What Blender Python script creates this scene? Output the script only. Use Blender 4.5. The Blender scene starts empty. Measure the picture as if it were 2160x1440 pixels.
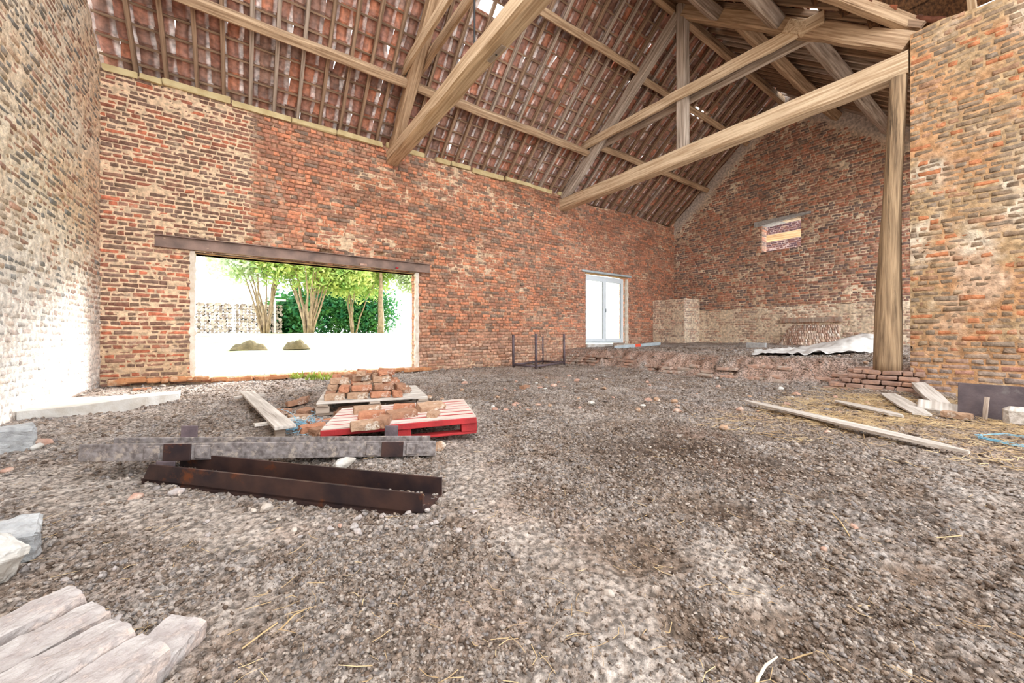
import bpy, math, random
import numpy as np
from mathutils import Vector, Matrix
random.seed(7); RG = np.random.default_rng(11)
SC = bpy.context.scene
# ------------------------------------------------------------------ camera
CAMZ = 0.788; F = 815.0; CX = 1080.0; HY = 705.0
fx, fy = 0.5765, 0.8171
cam = bpy.data.cameras.new('camera'); camo = bpy.data.objects.new('camera', cam)
SC.collection.objects.link(camo); SC.camera = camo
camo.location = (0, 0, CAMZ); camo.rotation_euler = (math.pi/2, 0, -math.atan2(fx, fy))
cam.lens = F/2160*36; cam.sensor_width = 36; cam.shift_y = -(720-HY)/2160; cam.clip_start = 0.05; cam.clip_end = 300
# ------------------------------------------------------------------ light
SC.view_settings.view_transform = 'Standard'; SC.view_settings.look = 'None'
SC.view_settings.gamma = 1; SC.view_settings.use_curve_mapping = False
SC.view_settings.exposure = 1.55
W = bpy.data.worlds.new('sky'); SC.world = W; W.use_nodes = True
bg = W.node_tree.nodes['Background']; bg.inputs[0].default_value = (0.93, 0.97, 1.0, 1); bg.inputs[1].default_value = 1.9
def sunlamp(name, d, e, ang, col=(1, 1, 1)):
    l = bpy.data.lights.new(name, 'SUN'); l.energy = e; l.angle = math.radians(ang); l.color = col
    o = bpy.data.objects.new(name, l); SC.collection.objects.link(o)
    o.rotation_euler = Vector(d).to_track_quat('-Z', 'Y').to_euler(); return o
sunlamp('sun', (-0.82, -0.55, -0.42), 5.0, 26, (1.0, .97, .93))
SC.cycles.use_denoising = True; SC.cycles.max_bounces = 7; SC.cycles.diffuse_bounces = 5
SC.cycles.glossy_bounces = 2; SC.cycles.transmission_bounces = 4; SC.cycles.transparent_max_bounces = 6
SC.cycles.use_adaptive_sampling = True; SC.cycles.adaptive_threshold = 0.02
SC.cycles.sample_clamp_indirect = 6; SC.cycles.caustics_reflective = False; SC.cycles.caustics_refractive = False
# ------------------------------------------------------------------ helpers
def ray(px):
    u = (px-CX)/F; return (fx+fy*u, fy-fx*u)
def gp(px, py, z=0.0):            # point at height z seen in the photo at px, py
    r = ray(px); d = (CAMZ-z)*F/(py-HY); return Vector((r[0]*d, r[1]*d, z))
def px_x(px, py, X):              # point in the plane x = X
    r = ray(px); d = X/r[0]; return Vector((X, r[1]*d, CAMZ-(py-HY)*d/F))
def px_y(px, py, Y):
    r = ray(px); d = Y/r[1]; return Vector((r[0]*d, Y, CAMZ-(py-HY)*d/F))
def lin(c):
    return tuple(((v/255)/12.92 if v/255 <= .04045 else ((v/255+.055)/1.055)**2.4) for v in c)
_T = RG.random((8, 256, 256))
def vn(x, y, s=0):
    x = np.asarray(x, float); y = np.asarray(y, float)
    xi = np.floor(x).astype(int); yi = np.floor(y).astype(int); a = x-xi; b = y-yi
    a = a*a*(3-2*a); b = b*b*(3-2*b); T = _T[s % 8]; o = s*37
    g = lambda i, j: T[(i+o) & 255, (j+o) & 255]
    return (g(xi, yi)*(1-a)+g(xi+1, yi)*a)*(1-b)+(g(xi, yi+1)*(1-a)+g(xi+1, yi+1)*a)*b
def fbm(x, y, o=4, s=0, p=.5):
    r = 0; a = 1; t = 0
    for k in range(o):
        r = r+a*vn(np.asarray(x)*2**k, np.asarray(y)*2**k, s+k); t += a; a *= p
    return r/t
def sst(e0, e1, x):
    t = np.clip((np.asarray(x, float)-e0)/(e1-e0), 0, 1); return t*t*(3-2*t)
def mk(name, V, faces, mat, col=None, parent=None, smooth=False):
    """faces: list of integer arrays, each (n, k)"""
    me = bpy.data.meshes.new(name); V = np.asarray(V, np.float32)
    me.vertices.add(len(V)); me.vertices.foreach_set('co', V.ravel())
    idx = np.concatenate([f.ravel() for f in faces]).astype(np.int32)
    tot = np.concatenate([np.full(len(f), f.shape[1], np.int32) for f in faces])
    st = np.concatenate([[0], np.cumsum(tot)[:-1]]).astype(np.int32)
    me.loops.add(len(idx)); me.loops.foreach_set('vertex_index', idx)
    me.polygons.add(len(tot)); me.polygons.foreach_set('loop_start', st)
    if smooth: me.polygons.foreach_set('use_smooth', np.ones(len(tot), bool))
    me.update(calc_edges=True)
    if col is not None:
        a = me.color_attributes.new('Col', 'FLOAT_COLOR', 'POINT')
        c = np.ones((len(V), 4), np.float32); c[:, :3] = col; a.data.foreach_set('color', c.ravel())
    me.materials.append(mat)
    o = bpy.data.objects.new(name, me); SC.collection.objects.link(o)
    if parent: o.parent = parent
    return o
class MB:
    def __init__(s): s.v = []; s.f = []
    def add(s, v, f):
        n = len(s.v); s.v += [tuple(p) for p in v]; s.f += [tuple(i+n for i in q) for q in f]; return s
    def box(s, c, d, R=None, bev=0.0, jit=0.0):
        x, y, z = d[0]/2, d[1]/2, d[2]/2; b = min(bev, x*.9, y*.9, z*.9)
        pts = []; R = R or Matrix.Identity(3)
        if b <= 0:
            for i in (-1, 1):
                for j in (-1, 1):
                    for k in (-1, 1): pts.append(Vector((i*x, j*y, k*z)))
            fs = [(0, 1, 3, 2), (4, 6, 7, 5), (0, 4, 5, 1), (2, 3, 7, 6), (0, 2, 6, 4), (1, 5, 7, 3)]
        else:
            ix = {}
            for i in (-1, 1):
                for j in (-1, 1):
                    for k in (-1, 1):
                        ix[i, j, k] = len(pts)
                        pts += [Vector((i*x, j*(y-b), k*(z-b))), Vector((i*(x-b), j*y, k*(z-b))), Vector((i*(x-b), j*(y-b), k*z))]
            fs = []
            for i in (-1, 1):
                fs.append((ix[i, -1, -1], ix[i, 1, -1], ix[i, 1, 1], ix[i, -1, 1])[::i])
                fs.append((ix[-1, i, -1]+1, ix[-1, i, 1]+1, ix[1, i, 1]+1, ix[1, i, -1]+1)[::i])
                fs.append((ix[-1, -1, i]+2, ix[1, -1, i]+2, ix[1, 1, i]+2, ix[-1, 1, i]+2)[::i])
            for i in (-1, 1):
                for j in (-1, 1):
                    s_ = i*j
                    fs.append((ix[i, j, -1], ix[i, j, -1]+1, ix[i, j, 1]+1, ix[i, j, 1])[::s_])
                    fs.append((ix[i, -1, j]+2, ix[i, -1, j], ix[i, 1, j], ix[i, 1, j]+2)[::s_])
                    fs.append((ix[-1, i, j]+1, ix[-1, i, j]+2, ix[1, i, j]+2, ix[1, i, j]+1)[::s_])
            for key, n in ix.items():
                fs.append((n, n+1, n+2) if key[0]*key[1]*key[2] < 0 else (n, n+2, n+1))
        out = [R @ (p+Vector((random.uniform(-jit, jit), random.uniform(-jit, jit), random.uniform(-jit, jit))))+Vector(c) for p in pts]
        return s.add(out, fs)
    def tube(s, pts, r, n=8, cap=True):
        pts = [Vector(p) for p in pts]; rs = r if isinstance(r, (list, tuple)) else [r]*len(pts)
        base = len(s.v); v = []
        for i, p in enumerate(pts):
            t = (pts[min(i+1, len(pts)-1)]-pts[max(i-1, 0)]).normalized()
            a = t.orthogonal().normalized() if i == 0 else (a-t*a.dot(t)).normalized()
            b = t.cross(a)
            for k in range(n):
                w = 2*math.pi*k/n; v.append(p+(a*math.cos(w)+b*math.sin(w))*rs[i])
        f = [(i*n+k, i*n+(k+1) % n, (i+1)*n+(k+1) % n, (i+1)*n+k) for i in range(len(pts)-1) for k in range(n)]
        if cap: f += [tuple(range(n))[::-1], tuple((len(pts)-1)*n+k for k in range(n))]
        return s.add(v, f)
    def build(s, name, mat, parent=None, smooth=False, loc=None, rot=None):
        me = bpy.data.meshes.new(name); me.from_pydata(s.v, [], s.f); me.update(); me.materials.append(mat)
        if smooth: me.polygons.foreach_set('use_smooth', [True]*len(me.polygons))
        o = bpy.data.objects.new(name, me); SC.collection.objects.link(o)
        if parent: o.parent = parent
        if loc is not None: o.location = loc
        if rot is not None: o.rotation_euler = rot
        return o
def tag(o, label=None, cat=None, group=None, kind=None):
    if label: o['label'] = label
    if cat: o['category'] = cat
    if group: o['group'] = group
    if kind: o['kind'] = kind
    return o
def empty(name, loc=(0, 0, 0), rot=(0, 0, 0)):
    o = bpy.data.objects.new(name, None); SC.collection.objects.link(o); o.location = loc; o.rotation_euler = rot
    o.empty_display_size = .1; return o
# ------------------------------------------------------------------ materials
def mat(name, base=(200, 200, 200), base2=None, rough=.85, metal=0, scale=8, stretch=(1, 1, 1), bump=.3, bscale=60, attr=False,
        dist=.01, spec=.3, detail=6, lo=.35, hi=.65, base3=None, s3=2.0, t3=.6, noise_amt=.35, world=False, transl=0, k3=1.0):
    m = bpy.data.materials.new(name); m.use_nodes = True; nt = m.node_tree; N = nt.nodes; L = nt.links
    P = N['Principled BSDF']; P.inputs['Roughness'].default_value = rough; P.inputs['Metallic'].default_value = metal
    P.inputs['Specular IOR Level'].default_value = spec
    tc = N.new('ShaderNodeTexCoord'); mp = N.new('ShaderNodeMapping'); mp.inputs['Scale'].default_value = stretch
    L.new(tc.outputs['Object'], mp.inputs[0])
    n1 = N.new('ShaderNodeTexNoise'); n1.inputs['Scale'].default_value = scale; n1.inputs['Detail'].default_value = detail
    L.new(mp.outputs[0], n1.inputs['Vector'])
    rmp = N.new('ShaderNodeMapRange'); rmp.inputs[1].default_value = lo; rmp.inputs[2].default_value = hi; L.new(n1.outputs[0], rmp.inputs[0])
    if attr:
        a = N.new('ShaderNodeAttribute'); a.attribute_name = 'Col'
        mr = N.new('ShaderNodeMapRange'); mr.inputs[3].default_value = 1-noise_amt; mr.inputs[4].default_value = 1+noise_amt; L.new(rmp.outputs[0], mr.inputs[0])
        vm = N.new('ShaderNodeVectorMath'); vm.operation = 'SCALE'; L.new(a.outputs['Color'], vm.inputs[0]); L.new(mr.outputs[0], vm.inputs['Scale'])
        c = vm.outputs[0]
    else:
        mx = N.new('ShaderNodeMix'); mx.data_type = 'RGBA'; mx.inputs[6].default_value = (*lin(base), 1); mx.inputs[7].default_value = (*lin(base2 or base), 1)
        L.new(rmp.outputs[0], mx.inputs[0]); c = mx.outputs[2]
    if base3:
        n3 = N.new('ShaderNodeTexNoise'); n3.inputs['Scale'].default_value = s3; n3.inputs['Detail'].default_value = 8; n3.inputs['Roughness'].default_value = .72; n3.inputs['Detail'].default_value = 10
        L.new(mp.outputs[0], n3.inputs['Vector'])
        r3 = N.new('ShaderNodeMapRange'); r3.inputs[1].default_value = t3-.04; r3.inputs[2].default_value = t3+.06; r3.inputs[4].default_value = k3; L.new(n3.outputs[0], r3.inputs[0])
        m3 = N.new('ShaderNodeMix'); m3.data_type = 'RGBA'; L.new(r3.outputs[0], m3.inputs[0]); L.new(c, m3.inputs[6]); m3.inputs[7].default_value = (*lin(base3), 1)
        c = m3.outputs[2]
    L.new(c, P.inputs['Base Color'])
    if bump:
        nb = N.new('ShaderNodeTexNoise'); nb.inputs['Scale'].default_value = bscale; nb.inputs['Detail'].default_value = 5; nb.inputs['Roughness'].default_value = .6
        L.new(mp.outputs[0], nb.inputs['Vector'])
        b = N.new('ShaderNodeBump'); b.inputs['Strength'].default_value = bump; b.inputs['Distance'].default_value = dist
        L.new(nb.outputs[0], b.inputs['Height']); L.new(b.outputs[0], P.inputs['Normal'])
    if transl:
        T = N.new('ShaderNodeBsdfTranslucent'); L.new(c, T.inputs[0]); ms = N.new('ShaderNodeMixShader'); ms.inputs[0].default_value = transl
        L.new(P.outputs[0], ms.inputs[1]); L.new(T.outputs[0], ms.inputs[2]); L.new(ms.outputs[0], N['Material Output'].inputs[0])
    return m
M = {}
M['masonry'] = mat('masonry', attr=True, scale=17, bump=1.0, bscale=55, dist=.014, noise_amt=.30, rough=.95, spec=.1, base3=(206, 182, 158), s3=3.2, t3=.60, k3=.62)
M['soil'] = mat('soil', attr=True, scale=45, bump=1.0, bscale=75, dist=.022, noise_amt=.5, rough=.95, spec=.15, detail=8, lo=.38, hi=.62)
M['crumb'] = mat('crumb', attr=True, scale=90, bump=.9, bscale=220, dist=.005, noise_amt=.4, rough=.95, spec=.1)
M['tile'] = mat('tile', attr=True, scale=15, bump=.4, bscale=40, dist=.006, noise_amt=.34, rough=.55, spec=.5, detail=3)
M['straw'] = mat('straw', (206, 180, 138), (158, 128, 90), scale=5, bump=0, rough=.8)
def wood(name, a, b, c=None, t3=.62): return mat(name, a, b, rough=.85, scale=5, stretch=(.3, 7, 7), bump=.6, bscale=14, dist=.010, base3=c, s3=2.6, t3=t3, spec=.15, detail=12, lo=.38, hi=.62)
M['oak'] = wood('oak', (196, 168, 138), (150, 122, 96), (104, 82, 64), .62)
M['tiewood'] = wood('tiewood', (214, 190, 160), (176, 148, 118), (124, 98, 76), .62)
M['greywood'] = wood('greywood', (190, 174, 160), (146, 130, 116), (92, 76, 66), .60)
M['rafterwood'] = wood('rafterwood', (172, 144, 120), (124, 102, 84), (84, 62, 48), .66)
M['postwood'] = wood('postwood', (172, 144, 112), (112, 92, 70), (78, 64, 50), .55)
M['board'] = wood('board', (214, 206, 198), (178, 168, 158), (130, 118, 108), .66)
M['darkboard'] = wood('darkboard', (104, 74, 50), (62, 44, 32), (130, 92, 56), .66)
M['steel'] = mat('steel', (154, 146, 144), (104, 95, 93), rough=.6, metal=.25, scale=34, bump=.5, bscale=90, dist=.004, base3=(178, 164, 152), s3=18, t3=.56)
M['rust'] = mat('rust', (84, 62, 56), (54, 44, 46), rough=.5, metal=.35, scale=7, bump=.3, bscale=60, dist=.003, base3=(120, 70, 44), s3=5, t3=.6)
M['lintelsteel'] = mat('lintelsteel', (150, 124, 112), (112, 94, 86), rough=.6, metal=.3, scale=4, bump=.2)
M['galv'] = mat('galv', (190, 200, 206), (166, 176, 182), rough=.5, metal=.2, scale=5, bump=.1)
M['iron'] = mat('iron', (40, 40, 44), (60, 58, 58), rough=.6, metal=.4)
M['pipe'] = mat('pipe', (120, 104, 108), (86, 76, 80), rough=.55, metal=.3, scale=12)
M['redpaint'] = mat('redpaint', (182, 52, 54), (150, 44, 46), rough=.7, scale=8, bump=.3, base3=(120, 60, 52), s3=6, t3=.66)
M['slat'] = mat('slat', (224, 210, 202), (196, 176, 164), rough=.85, scale=7, stretch=(.5, 4, 4), bump=.4, base3=(120, 96, 84), s3=5, t3=.64)
M['concrete'] = mat('concrete', (184, 184, 184), (150, 150, 150), rough=.95, scale=18, bump=.8, bscale=90, dist=.006)
M['slabw'] = mat('slabw', (206, 204, 200), (180, 172, 162), rough=.95, scale=6, bump=.5, bscale=50, dist=.008, base3=(150, 120, 92), s3=3, t3=.68)
M['plaster'] = mat('plaster', (226, 218, 206), (206, 190, 170), rough=.95, scale=9, bump=.6, bscale=40, dist=.01)
M['loose'] = mat('loose', (184, 152, 126), (156, 124, 100), rough=.95, scale=16, bump=1, bscale=50, dist=.01, base3=(214, 202, 188), s3=12, t3=.57)
M['looseb'] = mat('looseb', (168, 128, 102), (142, 106, 86), rough=.95, scale=16, bump=1, bscale=50, dist=.01, base3=(206, 190, 174), s3=12, t3=.60)
M['loosec'] = mat('loosec', (190, 136, 106), (168, 114, 88), rough=.95, scale=16, bump=1, bscale=50, dist=.01, base3=(212, 196, 180), s3=12, t3=.60)
M['loosegrey'] = mat('loosegrey', (182, 174, 170), (150, 138, 134), rough=.95, scale=16, bump=1, bscale=40, dist=.010, base3=(206, 188, 178), s3=9, t3=.56)
M['rubble'] = mat('rubble', (176, 136, 118), (192, 162, 146), rough=.95, scale=14, bump=.6, base3=(206, 186, 168), s3=12, t3=.58)
M['stone'] = mat('stone', (196, 184, 172), (160, 148, 138), rough=.9, scale=16, bump=.6)
M['foam'] = mat('foam', (208, 190, 146), (184, 162, 118), rough=.9, scale=6, bump=.3)
M['pvc'] = mat('pvc', (214, 222, 228), rough=.4, bump=0)
M['tarp'] = mat('tarp', (206, 202, 198), (182, 178, 174), rough=.6, scale=6, bump=.4, bscale=20, dist=.01, base3=(138, 128, 120), s3=5, t3=.64)
M['plate'] = mat('plate', (100, 88, 90), (82, 72, 76), rough=.6, scale=9, bump=.3, base3=(112, 104, 104), s3=6, t3=.62)
M['blue'] = mat('blue', (150, 194, 214), (110, 166, 192), rough=.6, bump=0)
M['orange'] = mat('orange', (226, 84, 56), rough=.6, bump=0)
M['grass'] = mat('grass', (150, 165, 110), (190, 190, 150), rough=.95, scale=3, bump=.6, bscale=20, dist=.05)
M['mound'] = mat('mound', (78, 70, 48), (104, 92, 64), rough=.95, scale=9, bump=.8, bscale=30, dist=.04)
M['leaf'] = mat('leaf', (120, 162, 84), (206, 210, 130), rough=.6, scale=2.2, bump=0, transl=.4)
M['leafdark'] = mat('leafdark', (34, 104, 74), (84, 134, 60), rough=.6, scale=1.6, bump=0, transl=.25)
M['leafpale'] = mat('leafpale', (206, 214, 196), (178, 196, 146), rough=.6, scale=1.6, bump=0, transl=.4)
M['bark'] = mat('bark', (164, 142, 118), (122, 104, 86), rough=.9, scale=6, bump=.5)
M['log'] = mat('log', (196, 180, 170), (124, 106, 98), rough=.9, scale=5, bump=.6)
M['weed'] = mat('weed', (176, 186, 90), (130, 150, 70), rough=.8, bump=0)
g = bpy.data.materials.new('glass'); g.use_nodes = True; P = g.node_tree.nodes['Principled BSDF']
P.inputs['Transmission Weight'].default_value = 1; P.inputs['Roughness'].default_value = .02; P.inputs['IOR'].default_value = 1.01
M['glass'] = g
# ------------------------------------------------------------------ masonry walls
PITCH = .0705
def pal(rgbs, ds=0.0):
    c = np.array([lin(c) for c in rgbs]); l = c.mean(1, keepdims=True); return c*(1-ds)+l*ds
def masonry_wall(name, O, U, Nn, L, z0, top, openings, style, thick=.32, holes=(), res=.024, cap_ends=(True, True)):
    """a brick wall: every brick a worn block standing out of a rough mortar bed"""
    O = np.array(O, float); U = np.array(U, float); Nn = np.array(Nn, float); Z = np.array((0, 0, 1.0))
    V = []; FQ = []; C = []; n0 = 0
    zmax = max(top(u) for u in np.linspace(0, L, 60))
    # mortar bed
    nu = int(L/res)+1; nz = int((zmax-z0)/res)+1
    us = np.linspace(0, L, nu); zs = np.linspace(z0, zmax, nz)
    UU, ZZ = np.meshgrid(us, zs, indexing='ij'); topu = np.array([top(u) for u in us])
    ZC = np.minimum(ZZ, topu[:, None])
    dep = style['bed'](UU, ZC)+(fbm(UU*18, ZC*18, 3, 2)-.5)*.012
    for (hu, hz, hw, hh) in holes:
        k = (np.abs(UU-hu) < hw/2) & (np.abs(ZC-hz) < hh/2); dep[k] = -.12
    Pm = O+UU[..., None]*U+dep[..., None]*Nn+ZC[..., None]*Z
    V.append(Pm.reshape(-1, 3)); C.append(style['mcol'](UU, ZC).reshape(-1, 3))
    I = np.arange(nu*nz).reshape(nu, nz)
    q = np.stack([I[:-1, :-1], I[1:, :-1], I[1:, 1:], I[:-1, 1:]], -1)
    um = (us[:-1]+us[1:])/2; zm = (zs[:-1]+zs[1:])/2; UM, ZM = np.meshgrid(um, zm, indexing='ij')
    keep = zs[None, :-1] < topu[:-1, None]
    for (a, b, c, d) in openings: keep &= ~((UM > a) & (UM < b) & (ZM > c) & (ZM < d))
    FQ.append(q[keep]); n0 += nu*nz
    # bricks
    rs = np.random.RandomState(len(name)*13+int(L*10)); rows = []
    k = int(math.floor(z0/PITCH)); z = k*PITCH
    while z < zmax:
        head = (k % 2 == 0); u = -rs.rand()*.2
        while u < L:
            if style.get('soldier') and rs.rand() < .0: w = .06
            w = (.105 if (head if rs.rand() < .75 else not head) else .215)*(1+rs.randn()*.07)
            rows.append((u, z, w)); u += w
        z += PITCH; k += 1
    R = np.array(rows); j = style['joint']
    jz = style['jointz'](R[:, 0], R[:, 1])
    a = R[:, 0]+j/2; b = R[:, 0]+R[:, 2]-j/2; lo = R[:, 1]+jz/2; hi = R[:, 1]+PITCH-jz/2
    a = np.clip(a, 0, L); b = np.clip(b, 0, L)
    for (oa, ob, oc, od) in openings:
        inz = (lo+hi)/2
        hit = (inz > oc) & (inz < od) & (b > oa) & (a < ob)
        left = hit & (a < oa); right = hit & (b > ob) & ~left
        b = np.where(left, np.minimum(b, oa), b); a = np.where(right, np.maximum(a, ob), a)
        kill = hit & ~left & ~right; b = np.where(kill, a-1, b)
    mid = (a+b)/2; tp = np.array([top(m) for m in mid])
    ok = (b-a > .025) & (hi < tp-.0+rs.rand(len(a))*.03)
    for (hu, hz, hw, hh) in holes: ok &= ~((np.abs(mid-hu) < hw/2+.02) & (np.abs((lo+hi)/2-hz) < hh/2+.01))
    ok &= rs.rand(len(a)) > style.get('miss', .004)
    a, b, lo, hi = a[ok], b[ok], lo[ok], hi[ok]; n = len(a); mid = (a+b)/2; mz = (lo+hi)/2
    wob = (fbm(mid*.9, mz*.9, 3, 5)-.5)*.03+rs.randn(len(a))*.0025; lo = lo+wob; hi = hi+wob
    d = style['out'](mid, mz)+rs.randn(n)*.0035; bv = style.get('bev', .007)
    P = np.zeros((n, 12, 3)); jt = lambda s: rs.randn(n)*s
    cs = [(0, 0), (1, 0), (1, 1), (0, 1)]; J = style.get('jit', .003)
    for i, (p, r) in enumerate(cs):
        uu = np.where(p, b, a)+jt(J); zz = (hi if r else lo)+jt(J)
        P[:, i] = np.stack([uu, np.full(n, -.03), zz], -1)
        P[:, 4+i] = np.stack([uu, d-bv, zz], -1)
        P[:, 8+i] = np.stack([uu+(-bv if p else bv)*(1+rs.rand(n)), d+jt(.002), zz+(-bv if r else bv)*(1+rs.rand(n)*.8)], -1)
    Pw = O+P[..., 0:1]*U+P[..., 1:2]*Nn+P[..., 2:3]*Z
    V.append(Pw.reshape(-1, 3)); bc = style['bcol'](mid, mz, rs)
    Cb = np.repeat(bc[:, None], 12, 1)*(1+rs.randn(n, 12, 1)*.06); C.append(np.clip(Cb, 0, 1).reshape(-1, 3))
    base = n0+np.arange(n)[:, None]*12; fl = []
    for i in range(4):
        jn = (i+1) % 4
        fl.append(base+np.array([[i, jn, 4+jn, 4+i]])); fl.append(base+np.array([[4+i, 4+jn, 8+jn, 8+i]]))
    fl.append(base+np.array([[8, 9, 10, 11]])); FQ.append(np.concatenate(fl)); n0 += n*12
    # body behind: outer skin, reveals, top and ends
    mc = style['mcol'](np.array([[L/2]]), np.array([[1.2]]))[0, 0]
    def quad(ps, col=mc):
        nonlocal n0
        V.append(np.array(ps)); C.append(np.repeat(np.array(col)[None], 4, 0)); FQ.append(np.array([[n0, n0+1, n0+2, n0+3]])); n0 += 4
    pt = lambda u, dd, z: O+U*u+Nn*dd+Z*z
    cuts = sorted(set([0, L]+[v for o_ in openings for v in o_[:2]]+list(np.linspace(0, L, 9))))
    for c0, c1 in zip(cuts[:-1], cuts[1:]):
        m_ = (c0+c1)/2; zz = [z0]
        sp = sorted([(o_[2], o_[3]) for o_ in openings if o_[0] < m_ < o_[1]]); cur = z0
        for (s0, s1) in sp:
            if s0 > cur: quad([pt(c0, -thick, cur), pt(c1, -thick, cur), pt(c1, -thick, s0), pt(c0, -thick, s0)])
            cur = s1
        quad([pt(c0, -thick, cur), pt(c1, -thick, cur), pt(c1, -thick, top(c1)), pt(c0, -thick, top(c0))])
        quad([pt(c0, -thick, top(c0)), pt(c1, -thick, top(c1)), pt(c1, 0.0, top(c1)), pt(c0, 0.0, top(c0))])
    for e, u in ((cap_ends[0], 0), (cap_ends[1], L)):
        if e: quad([pt(u, -thick, z0), pt(u, .004, z0), pt(u, .004, top(u)), pt(u, -thick, top(u))])
    bb = style['bcol'](np.array([1.0]), np.array([1.0]), rs)[0]
    for (oa, ob, oc, od) in openings:
        quad([pt(oa, -thick, od), pt(ob, -thick, od), pt(ob, 0, od), pt(oa, 0, od)])
        quad([pt(oa, -thick, oc), pt(ob, -thick, oc), pt(ob, 0, oc), pt(oa, 0, oc)])
        zz = oc
        while zz < od:                                   # the jambs show brick ends course by course
            z1 = min(zz+PITCH, od)
            for u in (oa, ob):
                cc = style['bcol'](np.array([u]), np.array([zz]), rs)[0]; e = rs.rand()*.012*(1 if u == oa else -1)
                quad([pt(u+e, -thick, zz), pt(u+e, 0, zz), pt(u+e, 0, z1-.012), pt(u+e, -thick, z1-.012)], cc)
                quad([pt(u, -thick, z1-.012), pt(u, 0, z1-.012), pt(u, 0, z1), pt(u, -thick, z1)])
            zz = z1
    o = mk(name, np.concatenate(V), FQ, M['masonry'], np.concatenate(C)); o['kind'] = 'structure'; return o
def pick(P, rs, n, w=None): return P[rs.choice(len(P), n, p=w)]
def mixc(a, b, t): return a*(1-t[..., None])+b*t[..., None]
old_b = pal([(134, 92, 76), (118, 88, 74), (156, 96, 74), (180, 102, 72), (122, 98, 82), (142, 104, 86), (124, 98, 84)], .12)*1.4
new_b = pal([(176, 110, 84), (164, 104, 82), (146, 102, 84), (192, 120, 86), (128, 100, 88), (172, 118, 94), (198, 116, 80)], .2)*np.array((1.28, 1.36, 1.26))
dirty_b = pal([(190, 140, 106), (176, 134, 108), (160, 114, 86), (196, 158, 128), (150, 118, 98)], .24)*1.18
far_b = pal([(166, 112, 90), (144, 104, 90), (118, 100, 96), (180, 118, 90), (132, 108, 98), (164, 124, 104)], .2)*1.35
left_b = pal([(166, 146, 124), (134, 122, 110), (176, 132, 106), (120, 116, 110), (184, 150, 120), (150, 112, 92)], .24)*1.3
pil_b = pal([(146, 122, 98), (134, 112, 90), (140, 118, 96), (182, 116, 76), (154, 130, 102), (136, 118, 100), (160, 122, 94)], .1)*1.08
cream = np.array(lin((224, 194, 162))); pale = np.array(lin((232, 216, 194))); tan = np.array(lin((176, 148, 114))); brn = np.array(lin((138, 100, 78)))
white = np.array(lin((238, 234, 230))); shad = np.array(lin((92, 64, 50))); clay = np.array(lin((196, 140, 100)))
# long wall (its u runs along x from the left corner), wall x = -1.65 + u
XL, XR, YW, YS = -1.65, 12.79, 8.0, 1.2
def long_bed(u, z):
    oldp = 1-sst(1.75, 1.95, u+(vn(z*6, z*0, 3)-.5)*.2)
    pat = sst(.56, .74, .45*fbm(u*1.1, z*1.5, 3, 1)+.55*fbm(u*7, z*11, 4, 2))*(1-sst(7.5, 9, u)*.5)*sst(1.2, 2.4, z)
    lowr = (1-sst(.72, .8, z))*.002
    return np.where(oldp > .5, .003, -.006)+pat*.019+lowr-.006*sst(.9, .1, z)*0
def long_mcol(u, z):
    oldp = 1-sst(1.75, 1.95, u); c = mixc(brn, cream, oldp*.95+.02)
    pat = sst(.48, .62, .45*fbm(u*1.1, z*1.5, 3, 1)+.55*fbm(u*7, z*11, 4, 2)); c = mixc(c, cream, pat*.85*(1-oldp))
    c = mixc(c, pale, sst(.45, .7, fbm(u*3, z*3, 4, 4))*.35*sst(4, 9, u))
    c = mixc(c, tan*.85, (1-sst(.55, .95, z))*.5*(1-sst(3, 5, u)))
    return c
def long_bcol(u, z, rs):
    n = len(u); c = np.where((u < 1.85)[:, None], pick(old_b, rs, n), pick(new_b, rs, n))
    dk = sst(.52, .68, fbm(u*.8, z*1.1, 4, 6))*.45; c = c*(1-dk[:, None]*np.array([.42, .46, .50]))
    low = (1-sst(.5, .95, z))*(u > 1)*.75; c = mixc(c, pick(dirty_b, rs, n), low)
    pink = sst(8, 10, u)*.25; c = mixc(c, np.array(lin((170, 120, 104))), pink)
    return c
LW = dict(bed=long_bed, mcol=long_mcol, bcol=long_bcol, joint=.013, jointz=lambda u, z: np.where(u < 1.85, .020, .011), out=lambda u, z: np.full_like(u, .009), jit=.0042)
OP = (1.03, 4.79, .06, 2.10)
DO = (9.93, 11.82, .44, 2.62)
def long_top(u): return 4.64+.03*math.sin(u*1.7)+.015*math.sin(u*5.3)
hole = [px_y(525, 505, 8), px_y(686, 531, 8), px_y(800, 534, 8), px_y(1102, 603, 8), px_y(865, 545, 8)]
masonry_wall('wall_back', (XL, YW, 0), (1, 0, 0), (0, -1, 0), XR-XL, -.15, long_top, [OP, DO], LW,
             holes=[(h.x-XL, h.z, w, hh) for h, w, hh in zip(hole, (.15, .24, .2, .12, .1), (.07, .12, .08, .05, .05))])
# left wall: u runs along y from -6 to 8
lw_bed = lambda u, z: .003+sst(.54, .72, .4*fbm(u*1.3, z*1.7, 3, 3)+.6*fbm(u*8, z*12, 4, 2))*.014
LL = dict(bed=lw_bed, mcol=lambda u, z: mixc(mixc(pale, cream, sst(.3, .7, fbm(u*1.2, z*1.2, 3, 5))*.8), white, (1-sst(.7, 2.6, z))*.8),
          bcol=lambda u, z, rs: mixc(pick(left_b, rs, len(u)), white, (1-sst(.3, 1.9, z))*.62), joint=.02, jointz=lambda u, z: np.full_like(u, .020),
          out=lambda u, z: np.full_like(u, .008), jit=.0045, bev=.009)
def left_top(u): return min(4.72+.86*(14-u)*.9, 7.0) if u > 9 else 7.0
masonry_wall('wall_left', (XL, -6, 0), (0, 1, 0), (1, 0, 0), 14, -.15, left_top, [], LL, res=.03)
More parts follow.
